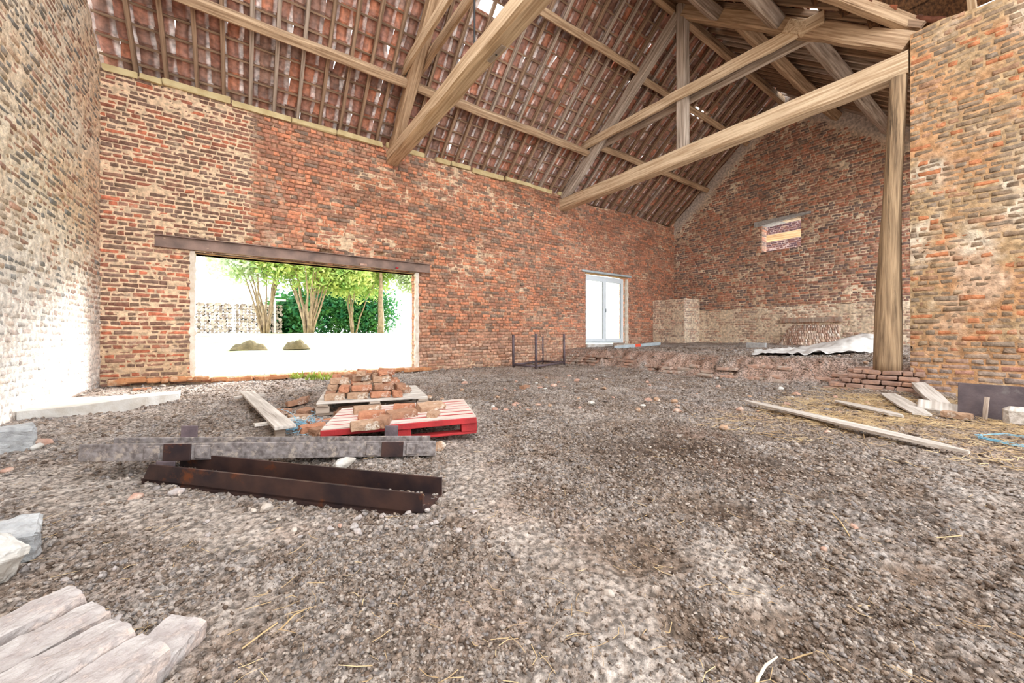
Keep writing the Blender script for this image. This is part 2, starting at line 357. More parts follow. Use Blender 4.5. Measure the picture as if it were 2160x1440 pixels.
# far gable: u = 8 - y
def gab(y): return 4.70+.86*(8-y) if y > 4.6 else 4.70+.86*3.4-.80*(4.6-y)
def gable_top(u): return gab(8-u)+.06+.02*math.sin(u*9)
fw_bed = lambda u, z: -.001+sst(.57, .74, .4*fbm(u*1.5, z*2, 3, 4)+.6*fbm(u*8, z*12, 4, 1))*.014+sst(-.75, -.2, z-np.vectorize(lambda a: gab(8-a))(u))*.02
def far_mcol(u, z):
    e = sst(-.6, -.15, z-np.vectorize(lambda a: gab(8-a))(u)); c = mixc(np.array(lin((206, 182, 158))), pale, sst(.4, .7, fbm(u*2, z*2, 4, 2)))
    return mixc(c, np.array(lin((200, 190, 182))), e)
FW = dict(bed=fw_bed, mcol=far_mcol, bcol=lambda u, z, rs: pick(far_b, rs, len(u)), joint=.013, jointz=lambda u, z: np.full_like(u, .013),
          out=lambda u, z: np.full_like(u, .008), jit=.003)
WO = (2.85, 3.85, 3.24, 4.06)
hh = px_x(1495, 535, XR)
masonry_wall('wall_right', (XR, YW, 0), (0, -1, 0), (-1, 0, 0), YW-YS, .2, gable_top, [WO], FW, holes=[(8-hh.y, hh.z, .17, .1)])
# right-hand cross wall, facing -x, u = 1.13 - y
XP = 7.2
pw_bed = lambda u, z: .002+sst(.54, .70, .5*fbm(u*1.7+3, z*1.3, 3, 7)+.5*fbm(u*7, z*12, 4, 3))*.018*sst(.4, 1.2, z)
PW = dict(bed=pw_bed, mcol=lambda u, z: mixc(mixc(tan, pale*.8, sst(.5, .66, fbm(u*1.9+3, z*1.4, 5, 7))), np.array(lin((186, 130, 88))), sst(.4, .6, fbm(u*2, z*2.4, 4, 1))*.5),
          bcol=lambda u, z, rs: mixc(pick(pil_b, rs, len(u)), np.array(lin((152, 140, 140))), (1-sst(.1, .8, z))*.55), joint=.017, jointz=lambda u, z: np.full_like(u, .017),
          out=lambda u, z: np.full_like(u, .009), jit=.004, bev=.009, miss=.012)
masonry_wall('wall_front', (XP, 1.13, 0), (0, -1, 0), (-1, 0, 0), 5.0, -.2, lambda u: 4.71+.03*math.sin(u*7), [], PW, thick=.4)
# side wall on the far right, mostly hidden behind the cross wall and the post
masonry_wall('wall_side', (XP+.4, YS-.08, 0), (1, 0, 0), (0, 1, 0), XR-XP-.4, .1, lambda u: 4.75, [(.1, 4.9, .45, 4.6)], PW, res=.05)
# plinth, pier and niche at the foot of the gable
def small(name, O, U, Nn, L, z0, zt, st, ops=(), **k): return masonry_wall(name, O, U, Nn, L, z0, (lambda u: zt+.01*math.sin(u*11)), list(ops), st, **k)
PL = dict(FW); PL['bed'] = lambda u, z: .002+sst(.47, .62, .4*fbm(u*2.1, z*2.6, 3, 2)+.6*fbm(u*8, z*12, 4, 5))*.014; PL['mcol'] = lambda u, z: mixc(np.array(lin((238, 224, 204))), tan, sst(.5, .7, fbm(u, z, 3, 1))*.35)
PL['bcol'] = lambda u, z, rs: mixc(pick(far_b, rs, len(u)), np.array(lin((214, 192, 172))), np.full(len(u), .5))
small('trim_1', (12.42, 6.95, 0), (0, -1, 0), (-1, 0, 0), 5.75, .3, 1.56, PL, thick=.37)
PR = dict(PL)
o1 = small('trim_2', (11.52, 7.99, 0), (0, -1, 0), (-1, 0, 0), 1.12, .3, 1.93, PR, thick=.9)
small('trim_3', (11.52, 6.86, 0), (1, 0, 0), (0, -1, 0), .9, .3, 1.93, PR, thick=.02)
# ------------------------------------------------------------------ soil floor with the raised back level
def edge_x(y): return 7.28+.16*np.sin(y*1.3)+(vn(np.asarray(y)*3, 0*np.asarray(y), 2)-.5)*.3
def ground(x, y):
    x = np.asarray(x, float); y = np.asarray(y, float)
    s = sst(-.12, .5, x-edge_x(y)+(fbm(x*5, y*5, 3, 3)-.5)*.35-.1*0)
    h = s*(.38+.03*(x-7.3))
    m = sst(.9, .3, np.hypot(x-7.35, y-1.4)); h = h*(1-m)+.10*m*sst(-.3, .1, x-7.1)
    h = h+(fbm(x*.7, y*.7, 3, 0)-.5)*.07
    h = h+sst(-1.0, -1.65, x)*.03
    out = sst(8.0, 8.4, y); return h*(1-out)+out*.05
def gz(x, y): return float(ground(x, y))
def axis(segs):
    r = []
    for a, b, s in segs: r += list(np.arange(a, b, s))
    r.append(segs[-1][1]); return np.array(r)
ax = axis([(-1.7, -.6, .014), (-.6, 2.6, .0085), (2.6, 5, .016), (5, 8.6, .026), (8.6, 12.9, .05)])
ay = axis([(-3.0, -.6, .08), (-.6, 2.6, .0085), (2.6, 5, .018), (5, 8.5, .035)])
GX, GY = np.meshgrid(ax, ay, indexing='ij')
base = ground(GX, GY)
TRK = [[gp(*q).xy for q in l] for l in (((960, 850), (985, 940), (1030, 1060), (1150, 1160), (1290, 1290), (1360, 1420)), ((60, 1010), (330, 1085), (520, 1120), (640, 1110)), ((1290, 1200), (1500, 1180), (1620, 1260)))]
def pathf(x, y):
    """1 along the trodden, dusty tracks"""
    d = np.full(np.shape(x), 9.0)
    for l in TRK:
        for a, b in zip(l[:-1], l[1:]):
            ab = b-a; t = np.clip(((x-a.x)*ab.x+(y-a.y)*ab.y)/ab.length_squared, 0, 1); d = np.minimum(d, np.hypot(x-a.x-t*ab.x, y-a.y-t*ab.y))
    w = .10+.035*np.hypot(x, y)
    return np.clip(np.maximum(sst(1.5, .5, d/w+(fbm(x*7, y*7, 4, 2)-.5)*1.6)*.95, sst(.5, .68, fbm(x*1.1+2, y*1.1, 4, 5))*.6), 0, 1)
path = pathf(GX, GY)                 # trodden, smoother and paler where 1
rough = 1.05-.80*path
cl = np.abs(fbm(GX*7, GY*7, 4, 1)-.5)*2
cr = fbm(GX*26, GY*26, 3, 2, .6)
GZ = base+rough*((fbm(GX*4, GY*4, 4, 3)-.5)*.05-(cl*.02)+(cr-.5)*.036)+(fbm(GX*52, GY*52, 2, 6, .7)-.5)*.016
for (px, py, r, d) in ((1430, 1300, .05, .05), (1650, 1330, .07, .05), (1345, 1160, .12, .05), (1470, 1330, .05, .04), (1900, 1200, .05, .03), (950, 1160, .05, .03)):
    q = gp(px, py); k = np.exp(-((GX-q.x)**2+(GY-q.y)**2)/(r*r)); GZ -= k*d*(.6+.8*fbm(GX*20, GY*20, 2, 4))
dust = np.array(lin((186, 175, 166))); earth = np.array(lin((124, 104, 88))); dark = np.array(lin((80, 65, 55))); greyc = np.array(lin((168, 158, 151)))
t1 = sst(.35, .65, fbm(GX*2.2, GY*2.2, 4, 7)); C = mixc(greyc*.90, dust, np.clip(path*.95+t1*.2, 0, 1))
crevice_shade = sst(.012, -.022, GZ-base); C = mixc(C, earth, crevice_shade*.85); fine = fbm(GX*40, GY*40, 3, 1, .65); C = C*(.72+.56*fine)[..., None]; C = mixc(C, dark, sst(.6, .75, fbm(GX*9, GY*9, 4, 0))*rough*.6)  # hollows tinted darker to stand in for crevice shade, then random tones
dark_patch = sst(1.5, .2, np.hypot((GX-2.7)*.75, (GY-1.45)*1.1))*sst(.35, .6, fbm(GX*2, GY*2, 4, 2)); C = mixc(C, dark*1.25, dark_patch*.85)  # darker patch of soil around the middle right
manure = sst(3.2, 4.6, GX)*sst(2.2, 1.2, GY)*sst(7.2, 6.6, GX); C = mixc(C, np.array(lin((150, 124, 98))), manure*.5)
e = GX-edge_x(GY); step = sst(-.2, .05, e)*sst(.75, .35, e)*sst(.3, .55, fbm(GX*3, GY*3, 4, 3)+.12); C = mixc(C, np.array(lin((178, 142, 124))), step*.55)
red = sst(.62, .7, fbm(GX*1.7+9, GY*1.7, 3, 4)); C = mixc(C, np.array(lin((176, 146, 128))), red*.22)
I = np.arange(GX.size).reshape(GX.shape); q = np.stack([I[:-1, :-1], I[1:, :-1], I[1:, 1:], I[:-1, 1:]], -1).reshape(-1, 4)
fl = mk('floor', np.stack([GX, GY, GZ], -1).reshape(-1, 3), [q], M['soil'], C.reshape(-1, 3), smooth=True); fl['kind'] = 'structure'
from math import floor as _f
def surf(x, y):                                                # height of the finished soil at many points
    i = np.clip(np.searchsorted(ax, x)-1, 0, len(ax)-2); j = np.clip(np.searchsorted(ay, y)-1, 0, len(ay)-2)
    a = (x-ax[i])/(ax[i+1]-ax[i]); b = (y-ay[j])/(ay[j+1]-ay[j])
    return (GZ[i, j]*(1-a)+GZ[i+1, j]*a)*(1-b)+(GZ[i, j+1]*(1-a)+GZ[i+1, j+1]*a)*b
def sz(x, y): return float(surf(np.array([x]), np.array([y]))[0])
# icosphere for crumbs
def ico():
    t = (1+5**.5)/2; v = np.array([(-1, t, 0), (1, t, 0), (-1, -t, 0), (1, -t, 0), (0, -1, t), (0, 1, t), (0, -1, -t), (0, 1, -t), (t, 0, -1), (t, 0, 1), (-t, 0, -1), (-t, 0, 1)], float)
    v /= np.linalg.norm(v[0])
    f = np.array([(0, 11, 5), (0, 5, 1), (0, 1, 7), (0, 7, 10), (0, 10, 11), (1, 5, 9), (5, 11, 4), (11, 10, 2), (10, 7, 6), (7, 1, 8), (3, 9, 4), (3, 4, 2), (3, 2, 6), (3, 6, 8), (3, 8, 9), (4, 9, 5), (2, 4, 11), (6, 2, 10), (8, 6, 7), (9, 8, 1)])
    return v, f
IV, IF = ico()
def lumps(name, P, S, col, matr, flat=.7, jit=.22):
    n = len(P); v = IV[None]*(1+RG.normal(0, jit, (n, 12, 1))); v = v*S[:, None, None]*RG.uniform(.65, 1.35, (n, 1, 3)); v[..., 2] *= flat
    a = RG.random(n)*6.28; c, s = np.cos(a)[:, None], np.sin(a)[:, None]
    v = np.stack([v[..., 0]*c-v[..., 1]*s, v[..., 0]*s+v[..., 1]*c, v[..., 2]], -1)+P[:, None]
    f = (np.arange(n)[:, None, None]*12+IF[None]).reshape(-1, 3)
    return mk(name, v.reshape(-1, 3), [f], matr, np.repeat(col[:, None], 12, 1).reshape(-1, 3), smooth=False)
def scatter(n, rmin, rmax, pw, test):
    """points spread with a density that falls with distance from the doorway where one stands"""
    a = RG.uniform(math.radians(-4), math.radians(112), n*2); r = rmin*(rmax/rmin)**(RG.random(n*2)**pw)
    x = r*np.cos(a); y = r*np.sin(a); k = (x > -1.6) & (x < 12.6) & (y < 7.9) & (y > -.8) & ~((x > 7.1) & (y < 1.3)); x, y = x[k], y[k]
    k = test(x, y); return x[k][:n], y[k][:n]
x, y = scatter(150000, .8, 11, .95, lambda x, y: RG.random(len(x)) < (1.0-.9*pathf(x, y))*(.35+.65*sst(.3, .6, fbm(x*3, y*3, 3, 1))))
d = np.hypot(x, y); S = RG.gamma(2.0, .00105, len(x))*(1+.3*d); S = np.where(RG.random(len(x)) < .04, S*1.6+.002, S); S = np.clip(S, .0012, .003+.0045*d)
cc = pal([(152, 139, 129), (132, 117, 105), (168, 156, 146), (104, 89, 78), (144, 127, 113), (138, 130, 126)])[RG.choice(6, len(x))]
o = lumps('soil_crumbs', np.stack([x, y, surf(x, y)+S*.25], -1), S, cc, M['crumb'], jit=.27)
tag(o, 'loose dry soil crumbs and pebbles strewn all over the barn floor', 'soil crumbs', kind='stuff')
# straw
def sticks(name, n, area, zoff, ln, wd, matr=M['straw'], z0=None):
    x, y = area(n); n = len(x); a = RG.random(n)*6.28; l = RG.uniform(*ln, n); w = RG.uniform(*wd, n)
    dx, dy = np.cos(a), np.sin(a); z = surf(x, y) if z0 is None else np.full(n, z0); bend = RG.normal(0, .12, n)*l; til = RG.normal(0, .06, n)
    V = []
    for t in (-.5, 0, .5):
        b = bend*(1-4*t*t); cx = x+dx*l*t-dy*b; cy = y+dy*l*t+dx*b; cz = z+zoff*RG.random(n)+.004+l*t*til
        cz = np.maximum(cz, (surf(cx, cy) if z0 is None else z)+.003)
        for s in (-1, 1): V.append(np.stack([cx-dy*w*s, cy+dx*w*s, cz-np.abs(s)*w*.2], -1))
        V.append(np.stack([cx, cy, cz+w], -1))
    V = np.stack(V, 1).reshape(-1, 3); b = np.arange(n)[:, None]*9
    F_ = np.concatenate([b+np.array([[0, 3, 5, 2]]), b+np.array([[2, 5, 4, 1]]), b+np.array([[3, 6, 8, 5]]), b+np.array([[5, 8, 7, 4]])])
    return mk(name, V, [F_], matr)
def area_right(n):
    x = RG.uniform(3.2, 7.0, n*3); y = RG.uniform(-1.0, 2.2, n*3)
    k = RG.random(n*3) < sst(3.3, 4.8, x+.3*y)*sst(2.2, .9, y)*(.15+.85*sst(.35, .6, fbm(x*1.6, y*1.6, 3, 2))); return x[k][:n], y[k][:n]
o = sticks('straw_litter', 6500, area_right, .025, (.04, .17), (.001, .0021)); tag(o, 'golden straw litter spread thick before the right-hand brick wall', 'straw', kind='stuff')
o = sticks('straw_wisps', 800, lambda n: scatter(n, .8, 9, 1.0, lambda x, y: x > -9), .01, (.015, .08), (.0005, .0012)); tag(o, 'single straw wisps lying scattered over the grey soil', 'straw', kind='stuff')
# ------------------------------------------------------------------ timbers
def timber(name, p0, p1, w, h, matr, roll=0, wob=.006, seg=None, taper=1.0, cham=.12, parent=None, up=(0, 0, 1), rnd=False, bow=0):
    """a hewn timber from p0 to p1; w across, h in the upward sense"""
    p0 = Vector(p0); p1 = Vector(p1); L = (p1-p0).length; seg = seg or max(2, int(L/.35))
    X = (p1-p0).normalized(); U_ = Vector(up); Y = U_.cross(X).normalized(); Z = X.cross(Y)
    rs = random.Random(int(L*1000)+int(p0.x*977)+int(p0.z*131)); v = []; f = []; c = cham*min(w, h)
    for i in range(seg+1):
        t = i/seg; k = 1+(taper-1)*t; a, b = w/2*k, h/2*k; oy = rs.uniform(-wob, wob); oz = rs.uniform(-wob, wob)+bow*math.sin(math.pi*t)
        if rnd: ring = [(a*math.cos(q*math.pi/6), b*math.sin(q*math.pi/6)) for q in range(12)]
        else: ring = [(-a+c, -b), (a-c, -b), (a, -b+c), (a, b-c), (a-c, b), (-a+c, b), (-a, b-c), (-a, -b+c)]
        for (yy, zz) in ring: v.append((L*t, yy+oy+rs.uniform(-wob, wob)*.5, zz+oz+rs.uniform(-wob, wob)*.5))
    n = 12 if rnd else 8
    for i in range(seg):
        for k in range(n): f.append((i*n+k, (i+1)*n+k, (i+1)*n+(k+1) % n, i*n+(k+1) % n))
    f += [tuple(range(n)), tuple(seg*n+k for k in range(n))[::-1]]
    me = bpy.data.meshes.new(name); me.from_pydata(v, [], f); me.update(); me.materials.append(matr)
    o = bpy.data.objects.new(name, me); SC.collection.objects.link(o)
    R = Matrix((X, Y, Z)).transposed().to_4x4(); o.matrix_world = Matrix.Translation(p0) @ R
    if parent:
        o.parent = parent; o.matrix_parent_inverse = parent.matrix_world.inverted()
    return o
def zl(y): return 4.70+.86*(8-y)            # underside of the rafters, left slope
def zr(y): return 7.624-.80*(4.6-y)
# tie beams
t = timber('tie_beam', (2.60, 8.12, 4.44), (2.60, 1.2, 4.44), .25, .28, M['tiewood'], wob=.008, cham=.18)
tag(t, 'thick pale tie beam crossing nearest the camera, mortise plate on its underside', 'roof beam')
pl = MB().box((4.05, .03, -.143), (.34, .075, .012), bev=.003).build('mortise_plate', M['greywood'], t)
MB().tube([(4.05, .03, -.15), (4.05, .03, -.156)], .012).build('bolt', M['iron'], pl)
t = timber('tie_beam', (7.37, 8.12, 4.38), (7.32, 1.15, 4.40), .25, .30, M['tiewood'], wob=.009, cham=.12)
tag(t, 'long tie beam running from the brick wall to the round post, cracked end', 'roof beam')
t = timber('collar_beam', (2.49, 7.28, 5.70), (2.49, 2.3, 5.70), .06, .2, M['tiewood']); tag(t, 'left one of two slim collar boards over the nearest tie beam', 'roof beam', 'collar boards of the near truss')
t = timber('collar_beam', (2.75, 7.28, 5.70), (2.75, 2.3, 5.70), .06, .2, M['oak']); tag(t, 'right one of two slim collar boards over the nearest tie beam', 'roof beam', 'collar boards of the near truss')
t = timber('principal_rafter', (2.62, 7.95, 4.60), (2.62, 4.65, 7.42), .2, .24, M['oak'], wob=.01); tag(t, 'stout oak principal rafter rising from the end of the nearest tie beam', 'rafter')
rod = MB().tube([(2.62, 4.6, 4.58), (2.62, 4.6, 7.3)], .014).build('iron_rod', M['iron']); tag(rod, 'thin black iron hanger rod above the nearest tie beam', 'rod')
t = timber('king_post', (7.37, 4.42, 4.5), (7.37, 4.42, 7.5), .19, .2, M['greywood'], up=(0, 1, 0)); tag(t, 'grey king post standing on the middle of the far tie beam', 'post')
t = timber('principal_rafter', (7.37, 7.95, 4.55), (7.37, 4.5, 7.33), .17, .24, M['greywood'], wob=.01); tag(t, 'grey principal rafter climbing left of the king post', 'rafter')
t = timber('principal_rafter', (7.37, 4.35, 7.30), (7.33, 1.15, 4.66), .2, .24, M['oak'], wob=.01); tag(t, 'bowed principal rafter descending from the king post to the right wall', 'rafter')
t = timber('collar_beam', (7.24, 7.3, 5.63), (7.24, 2.05, 5.60), .07, .2, M['tiewood'], wob=.008); tag(t, 'front collar board clasping the king post over the far tie beam', 'roof beam')
t = timber('collar_beam', (7.49, 7.25, 5.60), (7.49, 2.2, 5.58), .07, .2, M['greywood'], wob=.008); tag(t, 'rear collar board behind the king post, half hidden', 'roof beam')
# purlins, in line with the roof length
PUR = [((-1.7, 7.05), (2.55, 7.05), 'l', 'oak', 'long lower purlin in the bay between left wall and nearest truss'),
       ((2.7, 7.05), (7.3, 7.05), 'l', 'oak', 'lower purlin spanning from the nearest truss to the king post truss'),
       ((7.42, 6.86), (12.9, 6.86), 'l', 'oak', 'lower purlin running from the king post truss into the gable corner'),
       ((-1.7, 5.55), (2.55, 5.55), 'l', 'oak', 'upper purlin of the bay beside the left wall'),
       ((2.7, 5.55), (7.3, 5.55), 'l', 'oak', 'upper purlin with peeling limewash, left of the king post'),
       ((7.42, 5.62), (12.9, 5.62), 'l', 'oak', 'upper purlin passing behind the king post into the gable'),
       ((7.4, 3.30), (12.95, 3.30), 'r', 'oak', 'middle purlin of the right roof slope, ending above the gable'),
       ((7.4, 2.30), (12.95, 2.30), 'r', 'greywood', 'lowest purlin of the right slope, cut end beside the post'),
       ((4.0, 3.62), (7.3, 3.62), 'r', 'greywood', 'upper purlin stub on the right slope before the king post truss'),
       ((4.9, 2.62), (7.34, 2.62), 'r', 'greywood', 'large purlin stub resting on the wooden cleat at right')]
for (a, b, s, m_, lab) in PUR:
    zf = zl if s == 'l' else zr; wv = .2 if s == 'r' else .14; hv = .2 if s == 'r' else .17
    n = Vector((0, .65, .76)) if s == 'l' else Vector((0, -.62, .78))
    z = zf(a[1]); off = n*(-(hv/2+.012))
    t = timber('purlin', Vector((a[0], a[1], z))+off, Vector((b[0], b[1], z))+off, wv, hv, M[m_], up=n, wob=.008, bow=random.uniform(-.02, .02))
    tag(t, lab, 'purlin')
t = timber('ridge_beam', (3, 4.6, 7.50), (12.95, 4.6, 7.50), .13, .2, M['oak'], wob=.006); tag(t, 'ridge beam at the very top, running from king post to gable', 'ridge beam')
cl_ = MB().box((0, 0, 0), (.1, .34, .2), bev=.02, jit=.01).build('wooden_cleat', M['tiewood'], loc=(7.24, 2.42, 5.66), rot=(math.radians(38), 0, 0)); tag(cl_, 'trapezoid wooden cleat propping the purlin on the right principal rafter', 'cleat')
# rafters
def rafter(x, side, y1, y2, lab, grp):
    zf = zl if side == 'l' else zr; n = Vector((0, .65, .76)) if side == 'l' else Vector((0, -.62, .78))
    t = timber('rafter', Vector((x, y1, zf(y1)))+n*.04, Vector((x+random.uniform(-.02, .02), y2, zf(y2)))+n*.04, .055 if side == 'l' else .06, .08, M['rafterwood'] if random.random() < .75 else M['greywood'], up=n, wob=.004, seg=6, cham=.06)
    tag(t, lab, 'rafter', grp)
x = -1.27
while x < 12.7:
    bay, g_ = (('slim rafter of the left slope between left wall and nearest truss', 'left slope rafters, near bay') if x < 2.5 else
               ('slim rafter of the left slope between the two trusses', 'left slope rafters, middle bay') if x < 7.3 else
               ('slim rafter of the left slope beyond the king post truss', 'left slope rafters, far bay'))
    rafter(x, 'l', 8.12, 4.62, bay, g_); x += .352+random.uniform(-.015, .015)
x = 4.0
while x < 12.7:
    y2 = 1.05 if x > 7.25 else 1.25+(7.3-x)
    rafter(x, 'r', 4.58, y2, 'thin dark rafter of the right slope beyond the king post truss' if x > 7.3 else 'short rafter of the right slope ending at the valley timber',
           'right slope rafters, far bay' if x > 7.3 else 'valley rafters'); x += .33
# tiles
def tiles(name, side, x0, x1, seed, holes=()):
    rs = np.random.RandomState(seed); n = np.array((0, .65, .76)) if side == 'l' else np.array((0, -.62, .78)); n /= np.linalg.norm(n)
    sl = np.array((0, -.76, .65)) if side == 'l' else np.array((0, .78, .62)); sl /= np.linalg.norm(sl)   # up the slope
    org = np.array((0, 8.3, zl(8.3))) if side == 'l' else np.array((0, .95, zr(.95)))
    TW, TP = .212, .262; nr = 19; nc = int((x1-x0)/TW)+1; T = []
    for r in range(nr):
        for c in range(nc):
            if side == 'r':
                yy = .95+.78*r*TP; xx = x0+c*TW
                if xx < 7.3 and yy < 1.2+(7.3-xx)-.2: continue
                if yy > 4.85: continue
            elif 8.3-.76*r*TP < 4.5: continue
            if any(abs(x0+c*TW-hx) < hw and abs(r-hr) < .6 for (hx, hr, hw) in holes): continue
            T.append((x0+c*TW, r*TP))
    T = np.array(T); m = len(T); s = np.linspace(0, 1, 9)
    hprof = np.where(s < .7, -.030*np.sin(np.pi*s/.7)**.8, .024*np.sin(np.pi*(s-.7)/.3)); hprof[-1] += .003
    jx = rs.randn(m)*.0045; ja = rs.randn(m)*.012+(rs.rand(m) < (.035 if side == 'l' else .12))*rs.randn(m)*.05; jn = np.abs(rs.randn(m))*.004; jl = rs.randn(m)*.008
    V = np.zeros((m, 2, 2, 9, 3))
    colb = pal([(180, 124, 102), (172, 118, 98), (160, 116, 98), (194, 126, 96), (170, 130, 112), (150, 110, 94)])[rs.choice(6, m)]*.8
    C = np.zeros((m, 2, 2, 9, 3))
    for e, (l0, nn) in enumerate(((-.035, .018), (TP+.02, .002))):         # lower lip lies over the next tile, upper end on the batten
        for th in (0, 1):
            xx = T[:, 0:1]+jx[:, None]+s*(TW+.016)-ja[:, None]*l0*4
            ll = T[:, 1:2]+jl[:, None]+l0+ja[:, None]*(s*TW)
            hh_ = hprof[None]+nn+.128+jn[:, None]+th*.013
            V[:, e, th] = xx[..., None]*np.array((1, 0, 0))+org+ll[..., None]*sl+hh_[..., None]*n
            roll_glint = np.clip((s-.66)/.08, 0, 1)*(rs.rand(m)[:, None]**.6); cc_ = colb[:, None]*(1+rs.randn(m, 9, 1)*.12)  # pale strip on each tile roll, a bright reflection painted into the colour
            C[:, e, th] = mixc(cc_, np.array(lin((244, 234, 230))), roll_glint)
    I = np.arange(m*36).reshape(m, 2, 2, 9); Fs = []
    g_ = lambda a, b, c, d: Fs.append(np.stack([a, b, c, d], -1).reshape(-1, 4))
    g_(I[:, 0, 0, :-1], I[:, 0, 0, 1:], I[:, 1, 0, 1:], I[:, 1, 0, :-1]); g_(I[:, 0, 1, :-1], I[:, 0, 1, 1:], I[:, 1, 1, 1:], I[:, 1, 1, :-1])
    g_(I[:, 0, 0, :-1], I[:, 0, 0, 1:], I[:, 0, 1, 1:], I[:, 0, 1, :-1])
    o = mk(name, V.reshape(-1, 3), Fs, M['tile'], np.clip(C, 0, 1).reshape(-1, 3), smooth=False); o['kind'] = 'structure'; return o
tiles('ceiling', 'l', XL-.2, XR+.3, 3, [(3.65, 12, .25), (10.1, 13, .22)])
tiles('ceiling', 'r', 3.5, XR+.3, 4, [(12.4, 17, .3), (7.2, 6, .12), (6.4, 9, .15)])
def batten(side, r, x0, x1):
    n = Vector((0, .65, .76)).normalized() if side == 'l' else Vector((0, -.62, .78)).normalized(); sl = Vector((0, -.76, .65)).normalized() if side == 'l' else Vector((0, .78, .62)).normalized()
    org = Vector((0, 8.3, zl(8.3))) if side == 'l' else Vector((0, .95, zr(.95)))
    p = org+sl*(r*.262+.245)+n*.095
    t = timber('tiling_batten', p+Vector((x0, 0, 0)), p+Vector((x1, 0, 0)), .03, .028, M['rafterwood'], up=n, wob=.003, seg=24, cham=.05)
    tag(t, 'thin tiling batten under the tiles of the %s slope' % ('left' if side == 'l' else 'right'), 'batten', 'tiling battens, %s slope' % ('left' if side == 'l' else 'right'))
for r in range(0, 17): batten('l', r, XL, XR)
for r in range(0, 17):
    y = .95+.78*r*.262
    if y < 4.4: batten('r', r, max(3.6, min(7.35, 7.3-(y-1.2)+.2)) if y > 1.2 else 7.3, XR)
# ridge cap closes the top
MB().add([(3, 4.25, 8.05), (13.1, 4.25, 8.05), (13.1, 4.6, 8.2), (3, 4.6, 8.2), (13.1, 4.95, 8.05), (3, 4.95, 8.05)], [(0, 1, 2, 3), (3, 2, 4, 5)]).build('trim_4', M['tile'])['kind'] = 'structure'
# wing roof over the viewer's side, with its valley timber
vt = timber('valley_rafter', (7.42, 1.08, 4.88), (4.1, 4.4, 7.6), .12, .18, M['oak']); tag(vt, 'diagonal valley rafter in the top right corner above the brick wall', 'rafter')
def zw(x): return 4.80+.86*(7.35-x)
w_ = MB()
for k in range(16):
    xa, xb = 7.5-k*.25, 7.5-(k+1)*.25
    dx_ = max(0, 7.35-(xa+xb)/2); w_.box(((xa+xb)/2, -1.0+dx_/2, zw((xa+xb)/2)+.2), (.35, 4.65+dx_, .02), R=Matrix.Rotation(math.atan(.86), 3, 'Y'))
wr = w_.build('ceiling', M['darkboard']); wr['kind'] = 'structure'
for yy in (.62, 0.0, -.65):
    t = timber('wing_rafter', (7.45, yy, zw(7.45)+.03), (3.8, yy, zw(3.8)+.03), .07, .11, M['tiewood']); tag(t, 'stub of a wing rafter resting on top of the right brick wall', 'rafter', 'wing rafters')
# foam strip on the wall head
f_ = MB()
xx = XL+.02
while xx < 7.2:
    l = random.uniform(.25, .9); f_.box((xx+l/2, 8.0+random.uniform(-.02, .02), 4.67+random.uniform(-.02, .02)), (l-.01, .1, .10), bev=.012, jit=.012); xx += l+(random.uniform(.0, .3) if xx > 1.5 else 0)
f_.build('trim_5', M['foam'])['kind'] = 'structure'
# ------------------------------------------------------------------ round post and its brick base
po = empty('timber_post', (7.24, 1.36, .27)); tag(po, 'tall round weathered timber post carrying the far tie beam', 'post')
v = []; f = []; NS, NR = 18, 26
for i in range(NR+1):
    t_ = i/NR; z = t_*3.96; r = .148-.058*sst(0, .7, t_); cx = .02*math.sin(t_*5)+.02*t_; cy = -.10*t_+.02*math.sin(t_*4)
    for k in range(NS):
        a = 2*math.pi*k/NS; rr = r*(1+.10*float(vn(k*.9, z*.7, 1))-.05+(.10 if k % 9 == 4 else 0)*(-1 if t_ > .2 else 0)); v.append((cx+rr*math.cos(a), cy+rr*math.sin(a), z))
for i in range(NR):
    for k in range(NS): f.append((i*NS+k, i*NS+(k+1) % NS, (i+1)*NS+(k+1) % NS, (i+1)*NS+k))
f += [tuple(range(NS))[::-1], tuple(NR*NS+k for k in range(NS))]
M['postv'] = mat('postwood_v', (176, 148, 116), (118, 96, 74), rough=.85, scale=5, stretch=(6, 6, .35), bump=.8, bscale=14, dist=.015, base3=(84, 68, 52), s3=1.6, t3=.58)
MB().add(v, f).build('trunk', M['postv'], po, smooth=True)
timber('split_face', (7.16, 1.50, 3.0), (7.17, 1.38, 4.2), .03, .07, M['tiewood'], parent=po)
rb = MB(); rs_ = random.Random(3); mcol_parts = []
for lvl in range(5):
    xx = 6.96+lvl*.045
    while xx < 7.75:
        yy = .98+(.05 if lvl % 2 else 0)
        while yy < 1.86-lvl*.05:
            l = rs_.choice((.105, .2)); 
            if lvl < 3 or rs_.random() < .9 or xx > 7.1: rb.box((xx+rs_.uniform(-.012, .012), yy+l/2, -.025+lvl*.066+.033), (.115, l-.012, .058), R=Matrix.Rotation(rs_.uniform(-.07, .07), 3, 'Z'), bev=.012, jit=.007)
            yy += l
        xx += .12
M['basebrick'] = mat('basebrick', (164, 134, 118), (138, 112, 100), scale=7, bump=.9, bscale=40, base3=(176, 136, 112), s3=5, t3=.55, rough=.95)
o = rb.build('trim_6', M['basebrick']); o['kind'] = 'structure'
sb = MB()                                                         # brick courses that face the step of the raised level
for k in range(150):
    yy = rs_.uniform(1.9, 7.9); lvl = rs_.choice((0, 1, 2, 3)); ex = float(edge_x(yy))
    if lvl > 1 and yy < 5.2 and rs_.random() < .75: continue
    sb.box((ex+.02+lvl*.06, yy, .02+lvl*.068), (.11, .2, .06), R=Matrix.Rotation(rs_.uniform(-.15, .15), 3, 'Z'), bev=.014, jit=.007)
